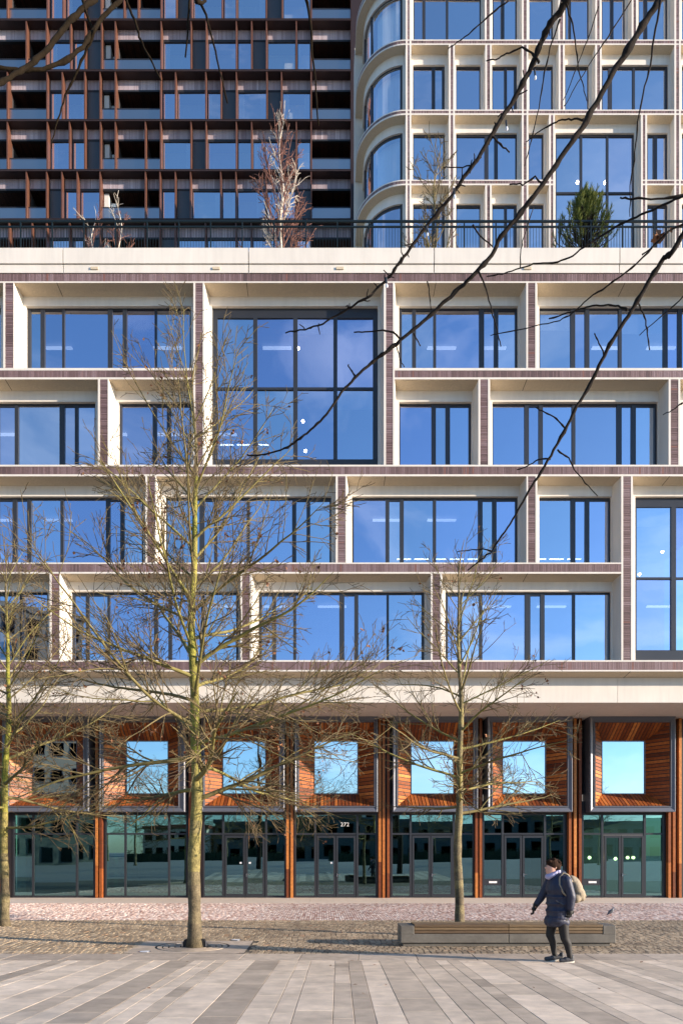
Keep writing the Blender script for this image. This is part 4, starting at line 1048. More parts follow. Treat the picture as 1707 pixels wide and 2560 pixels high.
for (dx, rot) in ((-.235, .5), (.235, -.5)):
    w = tag(empty('tree_wedge', (MTX+dx, MTY-.02, 0)), 'black rubber wedge leaning on the %s side of the large trunk' % ('left' if dx < 0 else 'right'), 'wedge', 'wedges at the large trunk')
    m = MB(); a = [(-.05,-.05,.0),(.05,-.05,.0),(.05,.06,0),(-.05,.06,0)]; s = -.09*math.copysign(1,dx)
    m.prism(a, [(q[0]+s, q[1], .17+ .02*(1 if q[0]*dx < 0 else -1)) for q in a]); _build(m, 'block', M['cast_iron'], w)
    m = MB(); m.box(-.012,.012,-.056,-.049,.02,.12); _build(m, 'strap', M['steel'], w)
for (px, py, wh) in ((362.5, 2379.5, 'front left'), (589.5, 2350, 'rear right')):
    Y_ = CAM_H*FPX/(py-VY); p = (X(px,Y_), Y_, 0)
    u = tag(empty('ground_light', p), 'round ground spotlight set in the paving %s of the large tree' % wh, 'spotlight', 'ground spotlights by the large tree')
    m = MB(); m.lathe((0,0,0), [(.115,-.005),(.115,.008),(.095,.010)], 28); _build(m, 'rim', M['steel'], u)
    m = MB(); m.lathe((0,0,0), [(.095,.009),(.05,.012),(.001,.012)], 28); _build(m, 'lens', M['white_paint'], u)

lm = []
for i in range(70):
    y = hr_.uniform(8.2, 17.5); x = hr_.uniform(-.46*y, .5*y); lm.append((Vector((x, y, (plaza_z(y) if y < KERB_Y0 else 0)+.012)), hr_.random()))
m = MB()
for p, t in lm:
    a = hr_.uniform(0,6.28); s = hr_.uniform(.02,.05); u = Vector((math.cos(a),math.sin(a),hr_.uniform(-.2,.3)))*s; v = Vector((-math.sin(a),math.cos(a),.25))*s*.5
    m.quad(p-u, p+v, p+u, p-v+Vector((0,0,.006)), t)
tag(m.build('leaf_litter', M['dead_leaf']), 'few dry brown leaves scattered over the paving', 'leaves', kind='stuff')
# ------------------------------------------------------------------ concrete bench with timber seat
bn = tag(empty('bench', (3.6, 13.77, 0)), 'long grey concrete bench with timber seat slats standing on the setts', 'bench')
bx0, bx1, by0, by1, bz0, bz1 = 1.542, 5.795, 13.5, 14.04, .07, .419
wx0, wx1, wm = 1.815, 5.536, 3.676
zw = .255
def bev(m, x0, x1, y0, y1, z0, z1, b=.012, t=.5):
    lo = [(x0+b,y0,z0+b),(x1-b,y0,z0+b),(x1-b,y0,z1-b),(x0+b,y0,z1-b)]
    r1 = [(x0,y0+b,z0),(x1,y0+b,z0),(x1,y0+b,z1),(x0,y0+b,z1)]; r2 = [(q[0],y1-b,q[2]) for q in r1]; hi = [(q[0],y1,q[2]) for q in lo]
    m.poly(lo, t)
    for A, B in ((lo,r1),(r1,r2),(r2,hi)):
        for k in range(4): k2=(k+1)%4; m.quad(A[k],A[k2],B[k2],B[k],t)
    m.poly(hi[::-1], t)
for (a, b) in ((bx0, wm-.003), (wm+.003, bx1)):
    m = MB(); bev(m, a, b, by0, by1, bz0, zw-.004); m.build('body', M['bench_concrete'], bn)
for (a, b, c) in ((bx0, wx0-.004, 'l'), (wx1+.004, bx1, 'r')):
    m = MB(); bev(m, a, b, by0, by1, zw-.014, bz1); m.build('end_block', M['bench_concrete'], bn)
m = MB(); m.box(bx0+.06, bx1-.1, by0+.05, by1-.05, 0, bz0); m.build('plinth', M['bench_concrete'], bn)
m = MB(); m.box(wx0, wx1, by0+.03, by1-.03, zw-.003, .36); m.build('seat_core', M['black_metal'], bn)
for (a, b) in ((wx0, wm-.006), (wm+.006, wx1)):
    for (z0, z1) in ((zw+.006, .318), (.326, .378)):
        m = MB(); bev(m, a, b, by0+.006, by0+.06, z0, z1, .006, t=rng.random()); m.build('seat_slat', M['bench_wood'], bn)
    for k in range(4):
        y0 = by0 + .002 + k*.135
        m = MB(); bev(m, a, b, y0, y0+.125, .387, .440, .006, t=rng.random()); m.build('seat_slat', M['bench_wood'], bn)

# ------------------------------------------------------------------ terrace planting
PC = dict(seg=(.3,.2,.15,.12), wob=(.06,.12,.16,.16), bend=(.05,.03,-.10,-.05), den=(4.5,5.5,3,0), f0=(.2,.1,.1,0), ang=((18,38),(20,50),(20,60),(0,0)), rise=(.2,.0,-.05,0), ratio=(.4,.5,.5,0), minl=(.35,.25,.2,.1), rr=(.5,.5,.6,.6), tip=.009, max=2, leaf=0, up=lambda f: .5)
def terrace_tree(name, label, px, ytop, Y_, wid, n, seed, bark, twig, cfg=PC, r_b=.06):
    r = random.Random(seed); zb = Z(618, F) - .65; H = Z(ytop, Y_) - zb
    root = tag(empty(name, (X(px,Y_), Y_, zb)), label, 'tree')
    base = Vector(root.location); pts = [base + Vector((math.sin(i*.7+seed)*.03*i/6, 0, H*i/24)) for i in range(25)]; rad = [r_b*(1-i/24)**.8+.006 for i in range(25)]
    m = MB(); m.tube(pts, rad, 10); m.build('trunk', bark, root, smooth=True)
    for i in range(n):
        f = .12 + .8*i/n; p = pts[int(f*24)]; az = i*2.4 + r.uniform(-.4,.4); el = R(r.uniform(48,68))
        m = MB(); limb(m, (.6,.5,.4,.4), r, p, Vector((math.cos(az)*math.cos(el), math.sin(az)*math.cos(el), math.sin(el))), wid*(1.05-.7*f)*r.uniform(.8,1.2), rad[int(f*24)]*.55, 0, .5, cfg, [])
        m.build('branch', M['white_limb'] if (bark is M['birch_bark'] and i % 3 == 0) else twig, root)
    m = MB(); m.lathe((base.x,base.y,base.z), [(.01,.0),(.32,.0),(.38,.5),(.34,.5),(.01,.46)], 20); m.build('planter', M['cream_aggregate'], root)
    return root
terrace_tree('birch_tree', 'tall white-stemmed birch on the roof terrace in front of the dark tower', 703.7, 300, 28.5, 3.0, 40, 3, M['birch_bark'], M['twig_red'], r_b=.075)
terrace_tree('birch_tree', 'small reddish birch on the roof terrace, leftmost of the terrace trees', gl(430), 515, 28.5, 1.5, 14, 5, M['birch_bark'], M['twig_red'], r_b=.04)
terrace_tree('birch_tree', 'thin birch on the roof terrace before the white loggia wall', gl(550), 475, 29.0, 1.6, 16, 8, M['birch_bark'], M['twig_red'], r_b=.04)
terrace_tree('bare_tree', 'bushy bare tree on the roof terrace before the rounded tower', gr(430), 345, 28.0, 2.3, 34, 12, M['bark_moss'], M['twig'], r_b=.055)
# pine
pr = random.Random(41); PY = 26.35; zb = Z(618,F)-.65
pine = tag(empty('pine_tree', (X(1462,PY), PY, zb)), 'bushy green pine behind the railing of the roof terrace', 'tree')
pb = Vector(pine.location); nd = MB(); wd = MB()
def shoot(p, d, L_):
    wd.tube([p, p+d*L_], [.014,.006], 4)
    n = int(46*L_/.35)
    for i in range(n):
        f = pr.uniform(.05,1.05); q = p + d*(L_*f); ax = d.orthogonal().normalized(); ax.rotate(Matrix.Rotation(pr.uniform(0,6.28),3,d))
        v = (d*.75+ax*.75).normalized(); ln = pr.uniform(.09,.15); s = v.cross(ax).normalized()*.010
        tv = min(1,max(0,.3+.4*f+pr.uniform(-.25,.25)))
        nd.quad(q-s, q+s, q+v*ln+s*.3, q+v*ln-s*.3, tv)
for i in range(260):
    h = pr.uniform(0,1)**.8; az = pr.uniform(0,6.28); rad_ = (1.32*(1-h)**.75+.14)*pr.uniform(.25,1)
    z = 1.1 + h*2.2
    p = pb + Vector((math.cos(az)*rad_, math.sin(az)*rad_*.8, z)); d = Vector((math.cos(az)*.55*rad_+.10, math.sin(az)*.5*rad_, 1)).normalized()
    shoot(p, d, pr.uniform(.25,.5))
    wd.tube([pb+Vector((0,0,max(.1,z-.5))), p], [.02,.012], 4)
for (dx, z, L_) in ((.38,3.1,.75),(.05,3.0,.5),(-.35,2.95,.45),(-.05,3.2,.4),(.75,2.5,.5),(-.95,2.3,.5)):
    for k in range(4): shoot(pb+Vector((dx+pr.gauss(0,.05),pr.gauss(0,.1),z-.35+k*.12)), Vector((.25*(dx>0)+.05,0,1)).normalized(), L_*.7)
wd.tube([pb, pb+Vector((.02,0,1.6)), pb+Vector((.1,0,3.2))], [.07,.05,.015], 8)
wd.build('trunk', M['dark_bark'], pine); nd.build('needles', M['pine_needle'], pine)['kind'] = 'stuff'

# ------------------------------------------------------------------ overhanging branches of two trees that stand beside the camera
def z2(pts): return [(gr(a), b/1.838) for a, b in pts]
def z4(pts): return [(gr(a), 600+b/1.838) for a, b in pts]
def z6(pts): return [(gr(a), 1160+b/1.838) for a, b in pts]
def z1(pts): return [(gl(a), b/1.836) for a, b in pts]
def z3(pts): return [(gl(a), 600+b/1.836) for a, b in pts]
def overhang(root, m, px_pts, Ya, Yb, wa, wb, r, root_pt=None, knob=True):
    """polyline measured in the photo, given real depth from Ya to Yb and real thickness; wa, wb in photo px"""
    n = len(px_pts); P = []; Rd = []
    # densify
    dens = []
    for i in range(n-1):
        for k in range(4): f = k/4; dens.append((px_pts[i][0]*(1-f)+px_pts[i+1][0]*f, px_pts[i][1]*(1-f)+px_pts[i+1][1]*f))
    dens.append(px_pts[-1]); n = len(dens)
    if root_pt is not None:
        first = at(*dens[0], Ya)
        for k in range(8):
            f = k/8; P.append(Vector(root_pt).lerp(first, f)); Rd.append((wa*(1.9-.9*f))/FPX*Ya/2)
    for i, (a, b) in enumerate(dens):
        f = i/(n-1); Y_ = Ya + (Yb-Ya)*f; w = wa + (wb-wa)*f**.8
        p = at(a, b, Y_) + jit(r, .0025*Y_/5); P.append(p); rr_ = w/FPX*Y_/2
        if knob and r.random() < .22: rr_ *= r.uniform(1.15,1.5)
        Rd.append(rr_)
    m.tube(P, Rd, 7, t=.2+r.uniform(-.1,.1)); return P
orr = random.Random(77)
rt = tag(empty('overhanging_tree', (6.2, 2.6, plaza_z(2.6))), 'dark bare branches hanging in from the upper right in front of the facade', 'tree')
m = MB(); tb = Vector(rt.location); tp = [tb + Vector((math.sin(i*.5)*.06, .02*i, i*.7)) for i in range(21)]
m.tube(tp, [.24*(1-i/26) for i in range(21)], 14, t=.3); m.build('trunk', M['dark_bark'], rt, smooth=True)
hub = tp[16]
def branch(pts, Ya, Yb, wa, wb, root=None, parent=rt):
    m = MB(); P = overhang(rt, m, pts, Ya, Yb, wa, wb, orr, root); m.build('branch', M['dark_bark'], parent, smooth=True); return P
br1 = z2([(1040,-10),(1000,55),(945,125),(900,230),(860,330),(800,440),(700,600),(625,730),(560,815),(510,895),(430,990),(360,1075),(300,1160)]) + z4([(240,140),(200,190),(130,255),(60,300),(0,330)]) + z3([(1480,385),(1400,410),(1310,425)])
F1 = branch(br1, 5.6, 6.6, 15, 3, hub)
br2 = z2([(1465,-10),(1400,90),(1320,215),(1260,310),(1185,445),(1120,560),(1050,660),(960,790),(900,880),(820,980),(730,1090)]) + z4([(690,70),(620,145),(560,205),(480,275),(430,325),(350,395),(270,460),(200,515),(140,560),(60,635),(0,700)]) + z3([(1500,800),(1440,860),(1380,910),(1320,950),(1250,975),(1180,988),(1135,987)])
branch(br2, 5.2, 6.2, 16, 3.5, hub)
br3 = z2([(1640,960),(1568,1075),(1510,1165)]) + z4([(1480,80),(1420,170),(1360,275),(1300,370),(1230,480),(1180,580),(1140,660),(1080,765),(1020,880),(960,990),(900,1090)]) + z6([(850,140),(810,215),(760,290),(710,365),(690,400),(640,440),(575,487)])
branch(br3, 4.9, 5.9, 14, 3, tp[13])
side = [(z2([(905,285),(870,240),(830,218),(770,240),(720,270),(660,280)]),5.75,5.9,5,2.5), (z2([(1030,20),(1060,110),(1080,230),(1085,320),(1110,400),(1125,460)]),5.6,5.8,4.5,2),
 (z2([(1110,550),(1070,545),(1010,550),(960,570),(905,605),(850,650)]),5.45,5.7,5,2), (z2([(1465,0),(1440,130),(1415,300),(1390,400),(1360,560),(1345,700),(1325,850),(1320,1000)]),5.1,5.3,6,2),
 (z4([(1500,-40),(1430,30),(1330,130),(1220,210),(1130,270),(1060,335),(1000,370),(890,395),(720,430),(680,437)]),4.9,5.4,5,1.8),
 (z2([(1700,860),(1568,900),(1500,930),(1400,975),(1300,1020),(1230,1060)])+z4([(1130,20),(1060,75),(990,102),(900,108),(820,127),(740,155),(663,170)]),4.9,5.4,6.5,2.5),
 (z4([(630,140),(665,230),(690,320),(710,410),(730,487)]),5.6,5.7,4,2.5), (z4([(265,450),(240,425),(190,415),(125,418),(60,425)]),5.8,5.9,4.5,3), (z4([(1310,320),(1270,305),(1220,297),(1150,302),(1100,318),(1040,335),(950,362)]),5.2,5.4,5,3),
 (z4([(1020,860),(985,820),(930,790),(890,768)]),5.55,5.6,4,2.5), (z4([(990,965),(1040,1000),(1080,1065),(1120,1115),(1175,1175)]),5.6,5.7,4,2.2), (z4([(960,1005),(900,1010),(850,1040),(805,1055)]),5.6,5.7,4,2.5),
 (z6([(690,400),(650,393),(600,395),(527,405)]),5.85,5.95,4,2), (z2([(765,0),(690,60),(600,140),(530,195),(485,225)]),5.6,5.8,3.5,2), (z2([(1330,0),(1240,140),(1160,260),(1060,420),(1020,490)]),5.5,5.6,3.5,1.8),
 (z4([(395,190),(405,260),(410,320)]),5.9,5.95,3,2), (z4([(820,127),(818,60),(835,-10)])+z2([(880,950)]),5.3,5.4,3,2), (z4([(1205,525),(1180,470),(1160,430)]),5.45,5.5,4,2.5), (z4([(1362,285),(1390,350),(1405,430),(1413,505)]),5.2,5.25,4,2.5),
 (z4([(250,480),(265,540),(287,585)]),5.85,5.9,3,2), (z4([(65,635),(45,600),(28,570)]),6.0,6.05,4,3), (z4([(330,425),(345,455),(360,485)]),5.75,5.8,4,2.5), (z2([(640,720),(600,760),(540,768),(465,768)]),5.95,6.0,4,2), (z2([(1180,30),(1130,180),(1075,310),(1020,460)]),5.5,5.6,3,1.8),
 (z2([(1000,90),(970,180),(930,330),(905,500),(870,640),(838,760)]),5.6,5.8,4.5,1.8), (z2([(690,625),(730,665),(770,700)]),5.9,5.95,5,3), (z2([(920,850),(890,810),(830,850),(770,845)]),5.7,5.75,4.5,3), (z2([(600,1035),(640,1090),(690,1130)]),5.9,5.95,4,3),
 (z2([(1568,895),(1450,915),(1330,912),(1275,908)]),5.0,5.05,5,3.5), (z2([(1640,1000),(1500,1060),(1440,1120),(1380,1170)]),4.9,5.0,5,3), (z4([(1640,190),(1568,260),(1480,340),(1365,435)]),4.8,5.0,4,2), (z4([(1568,745),(1530,770),(1475,803)]),5.0,5.05,4,2)]
for (pts, Ya, Yb, wa, wb) in side: branch(pts, Ya, Yb, wa, wb)
# a few short spurs on the thick branches
m = MB()
for i in range(60):
    j = orr.randrange(10, len(F1)-4); p = F1[j]; d = (jit(orr,1)).normalized(); L_ = orr.uniform(.03,.10)
    m.tube([p, p+d*L_*.5+jit(orr,.005), p+d*L_], [.006,.005,.004], 5)
m.build('spurs', M['dark_bark'], rt)['kind'] = 'stuff'
lt = tag(empty('overhanging_tree', (-5.2, 2.2, plaza_z(2.2))), 'mossy brown branches reaching in at the upper left corner', 'tree')
m = MB(); tb = Vector(lt.location); tq = [tb + Vector((math.sin(i*.6)*.05, .03*i, i*.7)) for i in range(19)]
m.tube(tq, [.20*(1-i/24) for i in range(19)], 14, t=.3); m.build('trunk', M['dark_bark'], lt, smooth=True)
mat('left_bark', (.016,.011,.006), .95, spec=.1, var=.4, nscale=16, bump=.4, bscale=40)
def lbranch(pts, Ya, Yb, wa, wb, root=None):
    m = MB(); overhang(lt, m, pts, Ya, Yb, wa, wb, orr, root); m.build('branch', M['left_bark'], lt, smooth=True)
lbranch(z1([(-40,405),(0,385),(60,345),(110,320),(160,280),(230,210),(300,120),(370,50),(440,-10)]), 4.0, 4.4, 9, 13, tq[10])
lbranch(z1([(-60,300),(0,310),(100,322),(200,315),(290,285),(380,215),(430,140),(490,60),(560,-8)]), 4.1, 4.4, 7.5, 10, tq[10])
lbranch(z1([(440,130),(400,220),(350,340),(300,440),(265,550),(235,680)]), 4.3, 4.5, 7, 2.5)
lbranch(z1([(575,-8),(620,90),(640,170),(690,270),(740,370)]), 4.4, 4.5, 7, 3)
lbranch(z1([(915,-10),(955,100),(980,200),(1010,330),(1045,470)]), 4.4, 4.5, 6.5, 3.5)
lbranch(z1([(872,-10),(865,100),(852,262)]), 4.4, 4.5, 6, 4)
lbranch(z1([(1405,-10),(1425,100),(1435,250),(1450,420),(1460,575)]), 4.4, 4.6, 7, 3.5)
lbranch(z1([(380,0),(405,80),(430,140)]), 4.35, 4.4, 6, 5)
lbranch(z1([(900,5),(930,12),(945,0)]), 4.35, 4.4, 9, 6)
# string lights clipped on the first branch
for (pt, wh) in ((z2([(888,358)])[0],'topmost'), (z2([(757,592)])[0],'second from the top'), (z2([(518,905)])[0],'third from the top'), (z2([(393,1078)])[0],'above the parapet edge'), (z4([(207,212)])[0],'lowest')):
    p = at(*pt, 6.0); e = tag(empty('string_light', p), 'tiny white light bulb on the overhanging branch, %s of five' % wh if 'parapet' not in wh else 'tiny white light bulb on the overhanging branch, just above the parapet', 'light bulb', 'string lights on the branch')
    m = MB(); m.tube([(0,0,.018),(-.006,0,.075)], .008, 6); _build(m, 'socket', M['black_metal'], e)
    m = MB(); m.lathe((0,0,0), [(.001,-.014),(.010,-.008),(.012,.0),(.009,.012),(.007,.018)], 8); _build(m, 'bulb', M['led_glass'], e, True)
p = at(*z2([(1452,1095)])[0], 5.0); m = leaf_mesh([(p + jit(orr,.01), .9) for _ in range(5)], orr, .07)
tag(m.build('dry_leaf', M['dead_leaf']), 'curled orange dead leaf hanging on an overhanging twig near the railing', 'leaf')
# ------------------------------------------------------------------ walking person, backpack, pigeon
mat('skin', (.72,.41,.30), .55, var=.06, nscale=20)
mat('hair', (.034,.017,.010), .9, var=.5, spec=.15, nscale=60, stretch=(1,1,.2), bump=.5, bscale=80)
mat('coat', (.020,.025,.052), .55, var=.15, nscale=10, bump=.35, bscale=18)
mat('legging', (.012,.011,.011), .7)
mat('glove', (.008,.008,.008), .7)
mat('scarf', (.44,.42,.62), .8, var=.15, nscale=20, bump=.3)
mat('canvas', (.30,.245,.17), .85, var=.15, nscale=12, bump=.3, bscale=40)
mat('shoe', (.05,.052,.058), .6, var=.3, nscale=40)
mat('shoe_sole', (.6,.57,.5), .6)
mat('face_dark', (.02,.012,.01), .4)
mat('lip', (.42,.15,.12), .5)
def cap_mesh(bm, p0, p1, r0, r1, n=14, sx=1.0, sy=1.0):
    p0, p1 = Vector(p0), Vector(p1); d = p1-p0; L_ = max(d.length, 1e-5); d.normalize()
    u = d.orthogonal().normalized(); w = d.cross(u); rings = []
    for k in range(5): a = math.pi/2*(1-k/4.0); rings.append((p0 - d*r0*math.sin(a), max(.0005, r0*math.cos(a))))
    for k in range(5): a = math.pi/2*k/4.0; rings.append((p1 + d*r1*math.sin(a), max(.0005, r1*math.cos(a))))
    vs = []
    for c, rr_ in rings: vs.append([bm.verts.new(c + u*math.cos(2*math.pi*i/n)*rr_ + w*math.sin(2*math.pi*i/n)*rr_) for i in range(n)])
    for a, b in zip(vs[:-1], vs[1:]):
        for i in range(n): bm.faces.new((a[i], a[(i+1)%n], b[(i+1)%n], b[i]))
    bm.faces.new(vs[0][::-1]); bm.faces.new(vs[-1])
def ell_mesh(bm, c, s, rot=(0,0,0)):
    mtx = Matrix.Translation(c) @ Matrix.Rotation(rot[2],4,'Z') @ Matrix.Rotation(rot[1],4,'Y') @ Matrix.Rotation(rot[0],4,'X') @ Matrix.Diagonal((*s,1))
    bmesh.ops.create_uvsphere(bm, u_segments=18, v_segments=12, radius=1, matrix=mtx)
def blob(name, prims, mt, parent, voxel=.012, smooth=4):
    """overlapping tapered capsules and ellipsoids fused into one continuous skin"""
    bm = bmesh.new()
    for q in prims:
        if q[0] == 'c': cap_mesh(bm, *q[1:])
        else: ell_mesh(bm, *q[1:])
    me = bpy.data.meshes.new(name); bm.to_mesh(me); bm.free()
    o = bpy.data.objects.new('tmp', me); COL.objects.link(o)
    md = o.modifiers.new('r', 'REMESH'); md.mode = 'VOXEL'; md.voxel_size = voxel
    if smooth: ms = o.modifiers.new('s', 'SMOOTH'); ms.factor = .5; ms.iterations = smooth
    dg = bpy.context.evaluated_depsgraph_get(); me2 = bpy.data.meshes.new_from_object(o.evaluated_get(dg)); bpy.data.objects.remove(o)
    me2.name = name; me2.polygons.foreach_set('use_smooth', [True]*len(me2.polygons)); me2.materials.clear(); me2.materials.append(mt)
    return link(name, me2, parent)
PYd = 11.60; PX0 = X(1395.4, PYd)
per = tag(empty('person', (PX0, PYd, plaza_z(PYd))), 'person in dark navy coat, scarf and black leggings walking past the bench', 'person')
def q(zx, zy, y=0.0): return Vector(((zx-760)/771.0, y, max(0,(1606-zy)/771.0)))
hd = q(672, 372)
near, far = -.12, .12
body = [('e', hd, (.098,.078,.125), (0,.12,0)), ('e', q(648,415), (.070,.060,.080)), ('c', q(700,440), q(735,540), .058,.068), ('e', q(742,640), (.14,.19,.22)), ('c', q(742,650), q(752,960), .13,.145),
        ('c', q(800,545,near-.06), q(858,745,near-.09), .058,.048), ('c', q(858,745,near-.09), q(850,900,near-.08), .045,.033),
        ('c', q(690,560,far+.05), q(575,790,far+.07), .055,.045), ('c', q(575,790,far+.07), q(500,895,far+.06), .042,.030),
        ('c', q(735,1000,far*.7), q(672,1260,far*.7), .085,.05), ('c', q(672,1265,far*.7), q(728,1500,far*.7), .046,.028),
        ('c', q(775,1000,near*.7), q(818,1290,near*.7), .085,.05), ('c', q(818,1290,near*.7), q(884,1530,near*.7), .046,.028),
        ('c', q(728,1505,far*.7), q(690,1570,far*.7), .028,.018), ('c', q(884,1530,near*.7), q(830,1572,near*.7), .028,.018),
        ('e', q(585,375), (.016,.013,.018)), ('e', q(710,372,-.076), (.016,.010,.026))]
blob('body', body, M['skin'], per, .012, 3)
# face details
m = MB()
for y in (-.032,.032):
    c = q(588,352,y); m.tube([c+Vector((0,-.014,0)), c+Vector((-.006,0,.003)), c+Vector((0,.014,0))], [.004,.007,.004], 6)
_build(m, 'eyes', M['face_dark'], per)
m = MB(); c = q(592,420); m.tube([c+Vector((.004,-.022,0)), c+Vector((-.005,0,.002)), c+Vector((.004,.022,0))], [.003,.007,.003], 6); _build(m, 'mouth', M['lip'], per)
hr = [('e', q(690,335), (.112,.092,.105), (0,.1,0)), ('e', q(720,360), (.078,.086,.100)), ('e', q(640,285), (.062,.07,.030), (0,-.35,0)), ('e', q(742,445), (.030,.060,.050)), ('e', q(735,410), (.045,.07,.06)), ('e', q(745,370), (.05,.085,.09))]
for i in range(34):
    a = orr.uniform(-2.6,1.1); hr.append(('e', q(692+78*math.cos(a), 335+72*math.sin(a), orr.uniform(-.07,.07)), (.030,.026,.020), (orr.uniform(-1,1),orr.uniform(-1,1),0)))
blob('hair', hr, M['hair'], per, .009, 2)
blob('scarf', [('e', q(668,470), (.105,.100,.055), (0,-.45,0)), ('e', q(745,425), (.055,.085,.055), (0,-.8,0)), ('e', q(635,490), (.065,.08,.055)), ('e', q(700,440), (.09,.095,.035), (0,-.55,0))], M['scarf'], per, .009, 2)
coat = [('e', q(790,520), (.125,.20,.10), (0,.35,0)), ('c', q(752,560), q(748,700), .158,.168), ('e', q(745,640), (.185,.22,.22)), ('e', q(748,800), (.185,.21,.24)), ('e', q(745,960), (.185,.21,.22)), ('e', q(732,1060), (.205,.21,.11)), ('c', q(640,1085,0), q(830,1085,0), .085,.085),
        ('c', q(655,1085,.08), q(815,1085,.10), .085,.08), ('c', q(655,1085,-.08), q(815,1085,-.10), .085,.08),
        ('c', q(815,540,near-.07), q(862,745,near-.11), .085,.075), ('c', q(862,745,near-.11), q(852,885,near-.10), .074,.062),
        ('c', q(690,560,far+.06), q(578,785,far+.09), .082,.066), ('c', q(578,785,far+.09), q(515,870,far+.08), .064,.052), ('c', q(740,480), q(800,470), .085,.085)]
for k, zy in enumerate((640,730,820,910,1000)):
    coat.append(('e', q(745,zy+22), (.192+.003*k,.222,.042)))
blob('coat', coat, M['coat'], per, .012, 2)
m = MB()
m.tube([q(668,795,-.222), q(715,820,-.226), q(762,855,-.222)], .008, 5); _build(m, 'pocket_zip', M['anthracite'], per)
for (yy, h, k, a) in ((far*.7, q(720,1010,far*.7), q(670,1262,far*.7), q(728,1510,far*.7)), (near*.7, q(785,1010,near*.7), q(818,1290,near*.7), q(884,1535,near*.7))):
    mid = k.lerp(a, .32) + Vector((.022,0,0))
    blob('legging', [('c', h, k, .104,.072), ('c', k, mid, .070,.066), ('c', mid, a, .064,.045), ('c', a, a+Vector((.02,0,-.045)), .045,.042)], M['legging'], per, .010, 3)
for (heel, toe, y) in ((q(820,1560), q(620,1600), far*.7), (q(905,1578), q(770,1590), near*.7)):
    heel.y = toe.y = y; d = (toe-heel); zmin = .045
    heel.z = max(heel.z, zmin); toe.z = max(toe.z, zmin-.008)
    blob('shoe', [('c', heel, heel.lerp(toe,.55)+Vector((0,0,.012)), .046,.046), ('c', heel.lerp(toe,.45), toe, .046,.036), ('c', heel, heel+Vector((.005,0,.05)), .045,.042)], M['shoe'], per, .008, 2)
    s = MB(); u = d.normalized(); w = Vector((0,1,0)); ring = []
    for i in range(20):
        a = 2*math.pi*i/20; ring.append(heel.lerp(toe,.5) + u*math.cos(a)*(d.length/2+.048) + w*math.sin(a)*.046*(1-.12*math.cos(a)))
    dn = Vector((-u.z,0,u.x)); dn = dn if dn.z > 0 else -dn
    s.prism([p - dn*.046 for p in ring], [p - dn*.026 for p in ring]); _build(s, 'sole', M['shoe_sole'], per)
def glove(wrist, palm, fdir, side, name='glove'):
    """palm with four curled fingers and a thumb leaving its side"""
    wrist, palm, fdir, side = Vector(wrist), Vector(palm), Vector(fdir).normalized(), Vector(side).normalized()
    nn = fdir.cross(side).normalized(); pr_ = [('c', wrist, palm, .036,.040), ('c', palm-side*.022, palm+side*.022, .030,.030), ('c', wrist-(palm-wrist)*.25, wrist, .050,.046)]
    kn = palm + (palm-wrist).normalized()*.028
    for i, (o, l) in enumerate(((-.030,.036),(-.010,.044),(.010,.041),(.030,.032))):
        b = kn + side*o; k1 = b + fdir*l; k2 = k1 + (fdir*.55 + nn*.8).normalized()*l*.75; k3 = k2 + (fdir*-.1 + nn).normalized()*l*.5
        pr_ += [('c', b, k1, .0125,.0115), ('c', k1, k2, .0115,.0105), ('c', k2, k3, .0105,.009)]
    tb_ = wrist.lerp(palm,.55) - side*.034; t1 = tb_ + (fdir*.6 - side*.75).normalized()*.035; t2 = t1 + (fdir + nn*.3).normalized()*.032
    pr_ += [('c', tb_, t1, .016,.014), ('c', t1, t2, .014,.011)]
    blob(name, pr_, M['glove'], per, .006, 1)
glove(q(850,890,near-.095), q(848,945,near-.09), (-.15,.05,-1), (-1,0,0))
glove(q(505,885,far+.075), q(482,930,far+.07), (.15,0,-1), (-.5,-.85,0))
bp = tag(empty('backpack', (PX0+.30, PYd, 1.2)), 'beige canvas backpack worn by the walking person', 'backpack')
o0 = Vector((-.30,0,plaza_z(PYd)-1.2))
bo = blob('bag', [('e', q(975,640)+o0, (.120,.165,.22), (0,-.32,0)), ('e', q(1010,720)+o0, (.115,.170,.14), (0,-.25,0)), ('e', q(935,560)+o0, (.085,.14,.12), (0,-.45,0)), ('c', q(960,770,-.10)+o0, q(960,770,.10)+o0, .085,.085), ('c', q(1040,770,-.09)+o0, q(1040,770,.09)+o0, .055,.055)], M['canvas'], bp, .011, 3)
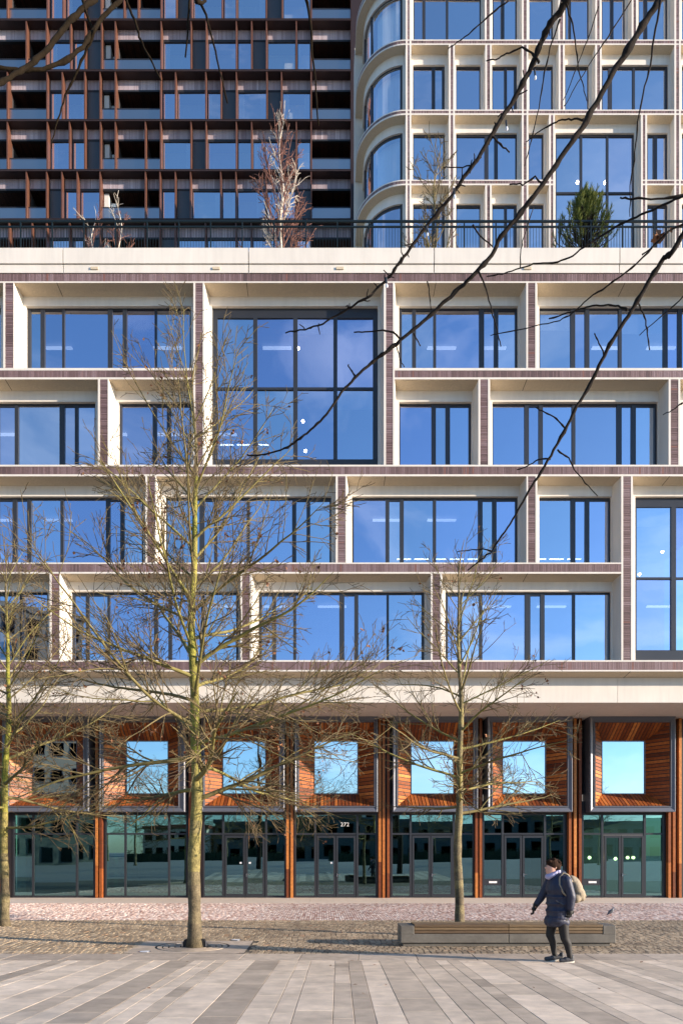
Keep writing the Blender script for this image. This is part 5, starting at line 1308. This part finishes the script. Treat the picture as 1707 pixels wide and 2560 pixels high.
blob('front_pocket', [('e', q(1062,700)+o0, (.045,.11,.10), (0,-.3,0)), ('c', q(1075,740,-.07)+o0, q(1075,740,.07)+o0, .035,.035)], M['canvas'], bp, .009, 2)
m = MB()
for y in (-.13, .13):
    pts = [q(905,560,y), q(850,468,y), q(790,440,y*.95), q(735,500,y*1.15), q(722,590,y*1.5), q(760,690,y*1.66), q(870,790,y*1.5)]
    pts = [p+o0 for p in pts]
    m = MB(); m.tube(pts, .017, 6); _build(m, 'strap', M['canvas'], bp, True)
m = MB(); m.tube([q(905,520,-.03)+o0, q(895,490,-.03)+o0, q(895,490,.03)+o0, q(905,520,.03)+o0], .008, 6); _build(m, 'loop', M['canvas'], bp, True)

mat('pigeon_grey', (.16,.17,.20), .7, var=.25, nscale=25)
mat('pigeon_dark', (.045,.05,.06), .6)
mat('pigeon_foot', (.45,.16,.12), .6)
GYp = 20.3; pg = tag(empty('pigeon', (X(1526,GYp), GYp, clink_z(GYp))), 'small grey pigeon standing on the pink clinker paving', 'bird')
blob('body', [('e', (0,0,.125), (.085,.048,.055), (0,-.75,0)), ('e', (.045,0,.165), (.042,.036,.05), (0,-.3,0)), ('c', (.06,0,.19), (.072,0,.235), .026,.020), ('e', (.076,0,.245), (.024,.019,.019)), ('c', (-.04,0,.10), (-.115,0,.035), .030,.014)], M['pigeon_grey'], pg, .007, 2)
for y in (-.042,.042): blob('wing', [('e', (-.012,y,.122), (.085,.012,.040), (0,-.80,0)), ('c', (-.04,y,.09), (-.105,y*.6,.045), .016,.007)], M['pigeon_dark'], pg, .006, 1)
m = MB(); m.tube([(.096,0,.244),(.118,0,.238)], [.006,.002], 6); _build(m, 'beak', M['pigeon_dark'], pg)
m = MB()
for y in (-.02,.02):
    m = MB(); m.tube([(.0,y,.085),(.005,y,.008)], .005, 5)
    for a in (-.5,0,.5,3.14): m.tube([(.005,y,.006),(.005+.035*math.cos(a),y+.035*math.sin(a),.004)], .004, 4)
    _build(m, 'foot', M['pigeon_foot'], pg)
